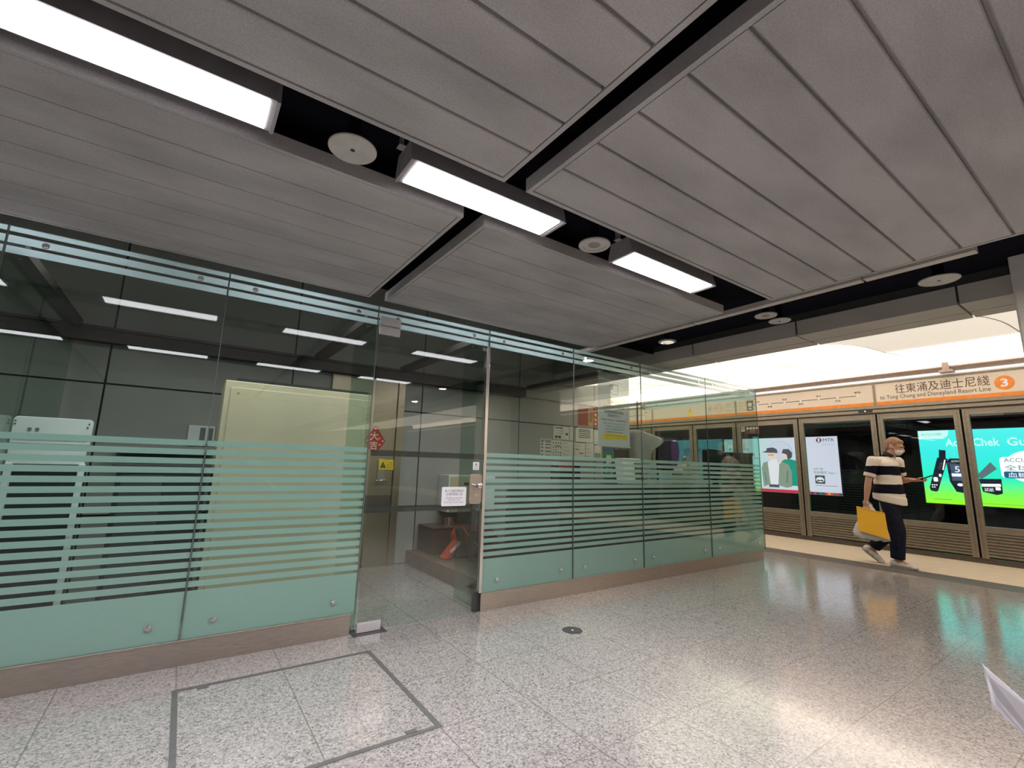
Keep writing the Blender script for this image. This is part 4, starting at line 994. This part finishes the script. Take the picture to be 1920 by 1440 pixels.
MB().box(2.735, 3.055, 5.212, 5.221, 0.615, 1.035).build('door', M_CREAM, t, bevel=0.003)
MB().box(3.065, 3.385, 5.212, 5.221, 0.615, 1.035).build('door', M_WHITE, t, bevel=0.003)

# papers on the wall
PAP = [(4.627, 4.948, 1.605, 1.812, 'white notice with two small photographs, top left of the wall papers'), (4.958, 5.05, 1.602, 1.818, 'narrow white notice, top row, second of the wall papers'),
       (5.083, 5.474, 1.589, 1.818, 'wide notice with a black-lined table, top row of the wall papers'), (5.494, 5.584, 1.568, 1.80, 'narrow notice at the right end of the top row of wall papers'),
       (4.368, 4.592, 1.328, 1.598, 'list notice with small drawings, bottom left of the wall papers'), (4.598, 4.812, 1.327, 1.587, 'notice with rows of tiny icons, bottom row, second of the wall papers'),
       (4.815, 5.055, 1.334, 1.581, 'faint chart, bottom row, third of the wall papers'), (5.061, 5.293, 1.333, 1.578, 'chart with two dark bars, bottom row of the wall papers'),
       (5.306, 5.484, 1.322, 1.578, 'faint plain sheet, bottom row, right of the chart with two dark bars'), (5.498, 5.656, 1.301, 1.547, 'sheet with two green squares, right end of the bottom row of wall papers')]
yp = YW - 0.003
def bar(p, x0, x1, z0, z1, m=None, nm='printed_line'): return MB().box(x0, x1, yp - .0016, yp - .0008, z0, z1).build(nm, m or M_INKG, p)
for k, (x0, x1, z0, z1, lab) in enumerate(PAP):
    p = tag(MB().box(x0, x1, yp - .001, yp + .001, z0, z1).build('wall_notice', M_PAPER), lab, 'notice', None)
    w_, h_ = x1 - x0, z1 - z0
    X = lambda u: x0 + u * w_
    Z = lambda v: z0 + v * h_
    if k == 0:
        bar(p, X(.1), X(.62), Z(.62), Z(.65)); bar(p, X(.1), X(.7), Z(.44), Z(.47)); bar(p, X(.1), X(.26), Z(.08), Z(.28), M_INK, 'photo'); bar(p, X(.3), X(.46), Z(.08), Z(.28), M_INK, 'photo'); bar(p, X(.78), X(.92), Z(.34), Z(.5), M_INK, 'photo'); bar(p, X(.1), X(.6), Z(.80), Z(.9))
    elif k == 2:
        for v in (.30, .42, .56, .70, .82): bar(p, X(.18), X(.84), Z(v), Z(v + .05), M_INK)
        bar(p, X(0), X(.08), Z(.95), Z(1), M_INK); bar(p, X(.15), X(.86), Z(.16), Z(.165))
    elif k == 4:
        bar(p, X(.08), X(.92), Z(.90), Z(.95))
        for v in (.05, .27, .47, .65, .8): bar(p, X(.44), X(.92), Z(v), Z(v + .07)); bar(p, X(.08), X(.26), Z(v), Z(v + .09), None, 'drawing')
    elif k == 5:
        bar(p, X(.25), X(.8), Z(.65), Z(.71)); bar(p, X(.1), X(.5), Z(.42), Z(.45))
        for u in (.1, .32, .54, .76):
            for v in (.08, .24, .54, .8): bar(p, X(u), X(u + .10), Z(v), Z(v + .09), None, 'drawing')
    elif k == 7:
        bar(p, X(.05), X(.45), Z(.52), Z(.56), M_INK); bar(p, X(.42), X(.85), Z(.28), Z(.32), M_INK); bar(p, X(.05), X(.6), Z(.75), Z(.77)); bar(p, X(.05), X(1), Z(.97), Z(1), M_INK)
    elif k == 9:
        g_ = pmat('pale_green_print', (0.22, 0.33, 0.22), 0.7); bar(p, X(.1), X(.5), Z(.2), Z(.5), g_, 'printed_square'); bar(p, X(.56), X(.9), Z(.2), Z(.5), g_, 'printed_square'); bar(p, X(.3), X(.9), Z(.06), Z(.1))
    else:
        for v in (.15, .4, .62, .85): bar(p, X(.1), X(.1 + .8 * random.uniform(.4, .9)), Z(v), Z(v + .018))
for x0, x1, col, lab, ink in ((5.14, 5.366, (0.30, 0.045, 0.025), 'plain dark red poster, left of the three posters high on the wall', 0),
                              (5.367, 5.475, (0.55, 0.30, 0.14), 'pale orange poster with black brushwork, middle of the three posters high on the wall', 1),
                              (5.477, 5.60, (0.42, 0.10, 0.03), 'orange-red poster with pale figures, right of the three posters high on the wall', 2)):
    p = tag(MB().box(x0, x1, yp - .001, yp + .001, 1.858, 2.152).build('wall_poster', pmat('poster_%d' % ink, col, 0.7, 0, 0.1, 30)), lab, 'poster')
    if ink == 0:
        for v in (1.90, 1.96, 2.02, 2.08):
            for u in (.05, .12): text('安', pmat('dark_red_ink', (0.16, 0.02, 0.015), 0.7), p, (x0 + u + .01, yp - .0015, v), .035, .035, FRONT)
    elif ink == 1:
        for k in range(3): MB().prism([(x0 + .02 + .03 * k, yp - .002, 2.12), (x0 + .035 + .03 * k, yp - .002, 2.10), (x0 + .03 + .022 * k, yp - .002, 1.92 - .01 * k), (x0 + .02 + .022 * k, yp - .002, 1.93)], (0, .0008, 0)).build('brush_stroke', M_INKB, p)
    else:
        for v in (1.90, 1.97, 2.05): MB().prism(fpoly(circ(x0 + .055, v, .022, 12), yp - .002), (0, .0008, 0)).build('printed_figure', M_GOLD, p)

# hanging assistance notice behind the glass
t = empty('hanging_notice', (4.04, 3.72, 1.43), 'translucent pale hanging notice reading Need help or assistance, behind the glass', 'sign')
MB().box(3.785, 4.31, 3.720, 3.722, 1.84, 2.285).build('clear_upper_sheet', film_mat('clear_sheet', (0.74, 0.77, 0.79), 0.55, 0.5), t)
MB().box(3.785, 4.31, 3.720, 3.722, 1.435, 1.84).build('lower_sheet', film_mat('pale_sheet', (0.80, 0.85, 0.90), 0.03, 0.55), t)
MB().box(3.775, 4.32, 3.715, 3.727, 2.28, 2.296).build('hanger_rail', M_CHROME, t); MB().box(3.775, 4.32, 3.715, 3.727, 1.424, 1.437).build('bottom_rail', M_SPK, t)
MB().cyl((3.765, 3.721, 2.288), (3.79, 3.721, 2.288), 0.018, n=14).build('rail_knob', M_CHROME, t)
f = MB()
for a in ((3.985, 4.115, 2.148, 2.156), (3.985, 4.115, 2.036, 2.044), (3.985, 3.993, 2.044, 2.148), (4.107, 4.115, 2.044, 2.148), (3.993, 4.03, 2.09, 2.148)): f.box(a[0], a[1], 3.717, 3.719, a[2], a[3])
f.build('pictogram', M_PAPERW, t)
for l, zz, ww, hh in (('如需協助', 1.945, .22, .045), ('請使用月台上的求助', 1.885, .34, .036), ('熱線或聯絡車站職員', 1.828, .32, .034), ('或客務中心', 1.785, .22, .034)): text(l, M_INK, t, (4.045, 3.7185, zz), ww, hh, FRONT)
text('Need help or assistance ?', M_INK, t, (4.05, 3.7185, 1.733), .43, .034, FRONT)
for k, (l, ww) in enumerate((('Please use the Help Line on the', .36), ('platform or contact staff', .29), ('or go to the Customer Service', .34), ('Centre in the concourse', .27))): text(l, M_INK, t, (4.05, 3.7185, 1.692 - .031 * k), ww, .020, FRONT)
o = MB().box(3.85, 4.265, 3.7165, 3.7185, 1.512, 1.578).build('yellow_panel', M_YEL, t)
text('緊急事故請使用月台緊急求助掣', M_INKB, o, (4.057, 3.716, 1.558), .36, .022, FRONT)
text('In emergency, use the Emergency Call Point', M_INKB, o, (4.057, 3.716, 1.530), .38, .014, FRONT)

# ---------------------------------------------------------------- walking man
PX, PYY = 7.93, 2.33         # hip position; he walks toward -Y
def P(f, r, z): return Vector((PX - r, PYY - f, z))
def remesh(mb, name, mat, parent, voxel, smooth_n=6, base=None):
    """fuse overlapping volumes into one continuous smooth surface"""
    base = Vector(base) if base is not None else mb.center()[0]
    me = mb.mesh(name + '_raw', base)
    bm = bmesh.new(); bm.from_mesh(me); bmesh.ops.recalc_face_normals(bm, faces=bm.faces); bm.to_mesh(me); bm.free()
    o = bpy.data.objects.new(name, me); COL.objects.link(o)
    r = o.modifiers.new('r', 'REMESH'); r.mode = 'VOXEL'; r.voxel_size = voxel
    s = o.modifiers.new('s', 'SMOOTH'); s.iterations = smooth_n; s.factor = 0.5
    dg = bpy.context.evaluated_depsgraph_get()
    nm = bpy.data.meshes.new_from_object(o.evaluated_get(dg))
    bpy.data.objects.remove(o)
    nm.materials.clear(); nm.materials.append(mat)
    for p in nm.polygons: p.use_smooth = True
    return link(name, nm, base, parent)

man = empty('person', P(0, 0, 0), 'man in a cream and navy striped shirt walking by the platform doors', 'person')
M_SKIN = pmat('skin', (0.44, 0.235, 0.155), 0.55, 0, 0.06, 20)
M_HAIR = pmat('short_brown_hair', (0.27, 0.145, 0.085), 0.8, 0, 0.25, 90, bump=0.5)
M_JEAN = pmat('navy_jeans', (0.012, 0.013, 0.024), 0.95, 0, 0.3, 25, bump=0.3, spec=0.1)
M_SHOE = pmat('white_shoe', (0.55, 0.50, 0.46), 0.6, 0, 0.08, 20)

# joints
hipR, kneeR, ankR = P(0.0, .085, .88), P(0.07, .09, .475), P(0.035, .09, .085)
hipL, kneeL, ankL = P(0.0, -.085, .88), P(-.03, -.09, .47), P(-.30, -.095, .175)
shR, elR, wrR = P(-.09, .175, 1.385), P(-.155, .225, 1.105), P(-.195, .235, .865)
shL, elL, wrL = P(.08, -.165, 1.375), P(.085, -.215, 1.125), P(.215, -.12, 1.14)
b = MB()
tilt = Matrix.Rotation(math.radians(42), 3, 'X'); nod = Matrix.Rotation(math.radians(18), 3, 'X')
def HO(v): return HC + nod @ Vector(v)
HC = P(.118, .0, 1.590)                                    # head centre
b.ell(HO((0, .012, .012)), (.073, .096, .098), None, 22, 16)         # skull
b.ell(HO((0, -.030, -.052)), (.056, .064, .072), tilt, 20, 14)       # face and jaw
b.ell(HO((0, -.058, -.098)), (.030, .030, .026), None, 14, 10)       # chin
b.cap(HO((0, -.094, -.012)), HO((0, -.108, -.044)), .010, .015)   # nose
for sx in (-1, 1):
    b.ell(HO((sx * .074, .018, -.022)), (.012, .022, .034), None, 12, 10)   # ear
    b.ell(HO((sx * .030, -.084, .012)), (.022, .012, .008), None, 10, 8)    # brow
b.cap(P(.035, 0, 1.40), P(.088, 0, 1.53), .062, .056)      # neck
b.cap(P(-.02, 0, 1.0), P(.0, 0, 1.30), .115, .13)          # trunk
b.cap(P(-.06, .13, 1.37), P(.05, -.13, 1.365), .06, .06)
for sh, el, wr in ((shR, elR, wrR), (shL, elL, wrL)):
    b.cap(sh, el, .050, .040); b.cap(el, el.lerp(wr, .35), .040, .041); b.cap(el.lerp(wr, .35), wr, .041, .027)
for hp, kn, an in ((hipR, kneeR, ankR), (hipL, kneeL, ankL)):
    b.cap(hp, kn, .075, .052); b.cap(kn, kn.lerp(an, .3), .052, .054); b.cap(kn.lerp(an, .3), an, .054, .036)
b.cap(ankR, P(.15, .095, .045), .036, .03); b.cap(ankL, P(-.245, -.095, .075), .036, .03)
def finger(pts, r0, r1):
    n = len(pts) - 1
    for i in range(n):
        b.cap(pts[i], pts[i + 1], r0 + (r1 - r0) * i / n, r0 + (r1 - r0) * (i + 1) / n, 10)
# right hand closed on the envelope's edge: palm below the wrist, fingers bent under
pr_ = wrR + Vector((0, .008, -.055))
b.ell(pr_, (.022, .040, .050), None, 14, 10); b.cap(wrR, pr_, .027, .026)
for k, (dy, ln) in enumerate(((-.030, .040), (-.010, .046), (.011, .044), (.030, .034))):
    r0 = pr_ + Vector((-.004, dy, -.040))
    finger([r0, r0 + Vector((-.010, dy * .1, -ln * .8)), r0 + Vector((.012, dy * .1, -ln * 1.25)), r0 + Vector((.027, dy * .1, -ln * .95))], .0095, .0075)
finger([pr_ + Vector((.0, -.036, .004)), pr_ + Vector((.018, -.056, -.022)), pr_ + Vector((.028, -.050, -.052))], .012, .009)
# left hand holding the phone from below
pl_ = wrL + Vector((.006, -.062, -.004))
b.ell(pl_, (.042, .050, .020), None, 14, 10); b.cap(wrL, pl_, .026, .022)
for k, (dx, ln) in enumerate(((-.034, .050), (-.012, .058), (.010, .055), (.030, .042))):
    r0 = pl_ + Vector((dx, -.040, -.004))
    finger([r0, r0 + Vector((dx * .1, -ln * .7, -.006)), r0 + Vector((dx * .15, -ln * 1.05, .010)), r0 + Vector((dx * .15, -ln * 1.0, .026))], .0095, .0075)
finger([pl_ + Vector((-.036, -.004, .006)), pl_ + Vector((-.048, -.034, .026)), pl_ + Vector((-.034, -.062, .036))], .012, .009)
body = remesh(b, 'body', M_SKIN, man, 0.0055, 5)

# hair cap, eyes, mask
hh = MB(); hh.ell(HO((0, .020, .020)), (.0765, .097, .096), None, 26, 18); hh.ell(HO((0, .060, -.035)), (.062, .050, .062), None, 20, 14)
hh.ell(HO((0, -.030, .058)), (.060, .050, .040), None, 18, 12)
hair = remesh(hh, 'hair', M_HAIR, man, 0.006, 5)
for sx in (-1, 1): MB().ell(HO((sx * .030, -.088, -.002)), (.010, .006, .006), None, 10, 8).build('eye', M_INK, man, smooth=True)
mk = MB(); mk.ell(HO((0, -.048, -.066)), (.057, .056, .050), tilt, 22, 16); mk.ell(HO((0, -.096, -.055)), (.024, .018, .030), tilt, 16, 12)
mask = remesh(mk, 'face_mask', pmat('mask_cloth', (0.66, 0.60, 0.53), 0.8), man, 0.006, 5); mask['label'] = 'pale face mask'
for sx in (-1, 1): MB().path([HO((sx * .058, -.040, -.055)), HO((sx * .074, -.010, -.028)), HO((sx * .078, .020, -.010))], .0025, 6).build('ear_loop', M_PAPERW, mask)

# striped polo shirt
def stripe_mat():
    m = bpy.data.materials.new('striped_cotton'); m.use_nodes = True; nt = m.node_tree; N = nt.nodes.new; L = nt.links.new; bs = nt.nodes['Principled BSDF']
    tc = N('ShaderNodeTexCoord'); sx = N('ShaderNodeSeparateXYZ'); L(tc.outputs['Object'], sx.inputs[0])
    nz = N('ShaderNodeTexNoise'); nz.inputs['Scale'].default_value = 5; L(tc.outputs['Object'], nz.inputs[0])
    ad = N('ShaderNodeMath'); ad.operation = 'MULTIPLY_ADD'; L(nz.outputs[0], ad.inputs[0]); ad.inputs[1].default_value = 0.03; L(sx.outputs[2], ad.inputs[2])
    mr = N('ShaderNodeMapRange'); mr.inputs['From Min'].default_value = -0.385; mr.inputs['From Max'].default_value = 0.315; L(ad.outputs[0], mr.inputs[0])
    r = N('ShaderNodeValToRGB'); r.color_ramp.interpolation = 'CONSTANT'; e = r.color_ramp.elements
    cr, nv = (0.68, 0.60, 0.51, 1), (0.007, 0.006, 0.012, 1)
    zc = [0.80, 0.962, 1.085, 1.205, 1.325, 1.452]; cols = [cr, nv, cr, nv, cr, nv]
    z0 = 0.80; z1 = 1.50
    e[0].position = 0; e[0].color = cols[0]; e[1].position = (zc[1] - z0) / (z1 - z0); e[1].color = cols[1]
    for z, c in zip(zc[2:], cols[2:]):
        q = e.new((z - z0) / (z1 - z0)); q.color = c
    L(mr.outputs[0], r.inputs[0]); L(r.outputs[0], bs.inputs['Base Color']); bs.inputs['Roughness'].default_value = 0.9; bs.inputs['Specular IOR Level'].default_value = 0.1
    return m
s = MB()
def slab(c, rx, ry, rz): s.ell(c, (rx, ry, rz), None, 26, 16)
for z, f_, rx, ry in ((.885, -.005, .190, .182), (.96, -.005, .184, .172), (1.04, -.003, .174, .160), (1.12, 0, .168, .150), (1.20, .0, .172, .146), (1.28, .0, .172, .138)):
    s.cyl(P(f_, 0, z - .05), P(f_ + .004, 0, z + .045), 1, 1, 30)
    k = len(s.v) - 60
    for i in range(k, len(s.v)):
        v = s.v[i]; c0 = P(f_, 0, 0); s.v[i] = (c0.x + (v[0] - c0.x) * rx, c0.y + (v[1] - c0.y) * ry, v[2])
s.ell(P(.0, 0, 1.32), (.175, .130, .115), None, 24, 14)
s.cap(P(-.085, .145, 1.375), P(.075, -.14, 1.37), .072, .07)
s.cap(P(.02, 0, 1.40), P(.045, 0, 1.455), .088, .070)
shirt = remesh(s, 'shirt', stripe_mat(), man, 0.008, 8, base=P(0, 0, 1.185))
sv = MB()
for sh, el, k in ((shR, elR, .74), (shL, elL, .66)):
    sv.cap(sh, sh.lerp(el, .3), .072, .068); sv.cyl(sh.lerp(el, .2), sh.lerp(el, k), .068, .066, 22)
sleeve_m = MATS.get('x') or None
sl = MB()
for nm, sh, el, k in (('sleeve', shR, elR, .72), ('sleeve', shL, elL, .66)):
    q = MB(); q.cap(sh, sh.lerp(el, .25), .074, .070); q.cyl(sh.lerp(el, .2), sh.lerp(el, k), .069, .067, 24)
    o = remesh(q, nm, bpy.data.materials['striped_cotton'], shirt, 0.007, 4, base=P(0, 0, 1.185))
    cu = MB(); cu.cyl(sh.lerp(el, k - .10), sh.lerp(el, k + .06), .0705, .0695, 26, True)
    cf = cu.build('cuff', pmat('cream_cotton', (0.60, 0.52, 0.44), 0.85), shirt, bevel=0.002, smooth=False)
cl = MB(); cl.cyl(P(.035, 0, 1.452), P(.062, 0, 1.492), .078, .066, 26)
cl.build('collar', pmat('navy_cotton', (0.014, 0.012, 0.018), 0.85), shirt, bevel=0.004)

# jeans and shoes
jn = MB()
jn.ell(P(-.01, 0, .90), (.158, .145, .11), None, 24, 14)
for hp, kn, an, up in ((hipR, kneeR, ankR, .93), (hipL, kneeL, ankL, .90)):
    jn.cap(hp + Vector((0, 0, -.02)), kn, .100, .088); jn.cap(kn, kn.lerp(an, .4), .088, .084); jn.cyl(kn.lerp(an, .3), kn.lerp(an, up), .084, .078, 22)
remesh(jn, 'jeans', M_JEAN, man, 0.008, 8)
def shoe(an, fwd, up, nm):
    q = MB(); fwd = fwd.normalized(); up = up.normalized(); side = fwd.cross(up)
    rot = Matrix((side, fwd, up)).transposed()
    c = an - up * .040
    for d, rx, ry, rz, dz in ((-.03, .046, .060, .050, .006), (.04, .047, .070, .043, .0), (.11, .050, .066, .036, -.009), (.165, .046, .048, .029, -.017)):
        q.ell(c + fwd * d + up * dz, (rx, ry, rz), rot, 18, 12)
    o = remesh(q, nm, M_SHOE, man, 0.006, 5)
    w = MB(); pts = []
    for i in range(20):
        t_ = 2 * math.pi * i / 20; pts.append(c + fwd * (.055 + .145 * math.cos(t_)) + side * (.047 * math.sin(t_)) - up * .044)
    w.prism(pts, up * .014); w.build('sole', pmat('shoe_sole', (0.30, 0.27, 0.24), 0.7), o)
    la = MB()
    for d in (.05, .08, .11): la.cap(c + fwd * d + up * (.036 - d * .10) - side * .025, c + fwd * d + up * (.036 - d * .10) + side * .025, .004, .004, 8)
    la.build('laces', M_PAPERW, o)
    return o
shoe(ankR, Vector((0, -1, 0)), Vector((0, 0, 1)), 'shoe')
shoe(ankL, Vector((0, -.80, -.60)), Vector((0, -.60, .80)), 'shoe')

# things he carries
hb = pr_ + Vector((-.003, 0, -.06))
hb = hb + Vector((-.034, 0, 0))
e = MB(); e.prism([(hb.x - .006, hb.y + dy, hb.z + dz) for dy, dz in ((.105, .012), (-.205, -.050), (-.225, -.385), (.105, -.315))], (.014, 0, 0))
e = tag(e.build('yellow_envelope', pmat('yellow_card', (0.95, 0.50, 0.03), 0.6, 0, 0.05, 4), bevel=0.003), 'large yellow envelope hanging from the right hand of the man', 'envelope')
MB().prism([(hb.x - .0075, hb.y + dy, hb.z + dz) for dy, dz in ((.100, .008), (-.203, -.053), (-.205, -.065), (.100, -.004))], (.0012, 0, 0)).build('flap_edge', pmat('yellow_card_edge', (0.60, 0.30, 0.03), 0.6), e)
pb = MB()
mpl = film_mat('milky_plastic', (0.80, 0.77, 0.74), 0.10, 0.4)
cb = Vector((hb.x + .040, hb.y - .03, .47))
vs = []; fs = []
for jx_, (z, ry, rx) in enumerate(((.33, .02, .012), (.20, .09, .016), (.05, .17, .022), (-.06, .21, .026), (-.12, .20, .024), (-.14, .12, .014))):
    for i in range(18):
        t_ = 2 * math.pi * i / 18; k = 1 + .10 * math.sin(3 * t_ + jx_) + .06 * math.sin(7 * t_)
        vs.append((cb.x + rx * k * math.cos(t_), cb.y + ry * k * math.sin(t_), cb.z + z + (.012 * math.sin(5 * t_) if jx_ > 2 else 0)))
for a in range(5):
    for i in range(18): fs.append((a * 18 + i, a * 18 + (i + 1) % 18, (a + 1) * 18 + (i + 1) % 18, (a + 1) * 18 + i))
fs += [tuple(range(18))[::-1], tuple(range(90, 108))]
pb.add(vs, fs); o = tag(pb.build('plastic_bag', mpl, smooth=True), 'milky white plastic carrier bag hanging behind the yellow envelope', 'bag')
MB().path([Vector((cb.x, cb.y, cb.z + .32)), Vector((cb.x - .03, cb.y + .01, cb.z + .36)), pr_ + Vector((.004, .004, -.075))], .006, 8).build('handle', mpl, o)
MB().box(cb.x - .012, cb.x + .012, cb.y - .14, cb.y + .11, cb.z - .10, cb.z - .03).build('dark_contents', pmat('dark_red_pack', (0.08, 0.03, 0.025), 0.6), o, bevel=0.01)
# phone
hp_ = pl_ + Vector((-.006, -.105, .036))
ph = MB(); rx = Matrix.Rotation(math.radians(-24), 3, 'X')
pts = [hp_ + rx @ Vector((x, y, 0)) for x, y in rrect(-.036, .036, -.075, .072, .010)]
ph.prism(pts, rx @ Vector((0, 0, .009)))
ph = tag(ph.build('phone', M_DARK, bevel=0.0015), 'thin dark phone in the left hand of the man', 'phone')
MB().prism([hp_ + rx @ (Vector((x, y, .0092))) for x, y in rrect(-.033, .033, -.071, .068, .008)], rx @ Vector((0, 0, .0006))).build('screen', pmat('phone_screen', (0.02, 0.025, 0.03), 0.12), ph)

# ---------------------------------------------------------------- folded paper held at the lower right
lf = empty('folded_leaflet', (0.62, 0.14, 0.98), 'corner of a folded white leaflet poking in at the lower right edge', 'leaflet')
for nm, pts in (('cover_leaf', [(0.8504, 0.175, 0.9603), (1.0206, 0.131, 0.8436), (1.0268, 0.1375, 0.7929), (0.8641, 0.1715, 0.9433)]),
                ('inner_leaf', [(0.8605, 0.1755, 0.9538), (0.8747, 0.1715, 0.938), (1.0352, 0.1387, 0.789), (1.0444, 0.1408, 0.7786), (0.8869, 0.174, 0.9157)]),
                ('inner_leaf', [(0.8717, 0.1776, 0.9483), (0.894, 0.175, 0.9168), (1.0528, 0.1421, 0.7739), (1.0618, 0.1439, 0.7648), (0.9013, 0.1768, 0.9018)]),
                ('back_leaf', [(0.8824, 0.1809, 0.9443), (0.899, 0.18, 0.9232), (0.9188, 0.1784, 0.8957), (1.0669, 0.1417, 0.7879), (1.068, 0.1428, 0.7791), (0.9241, 0.1794, 0.8851), (0.9138, 0.1832, 0.8893), (0.9023, 0.1813, 0.9125)])):
    MB().prism(pts, (.0008, .0004, .0006)).build(nm, M_PAPERW, lf)
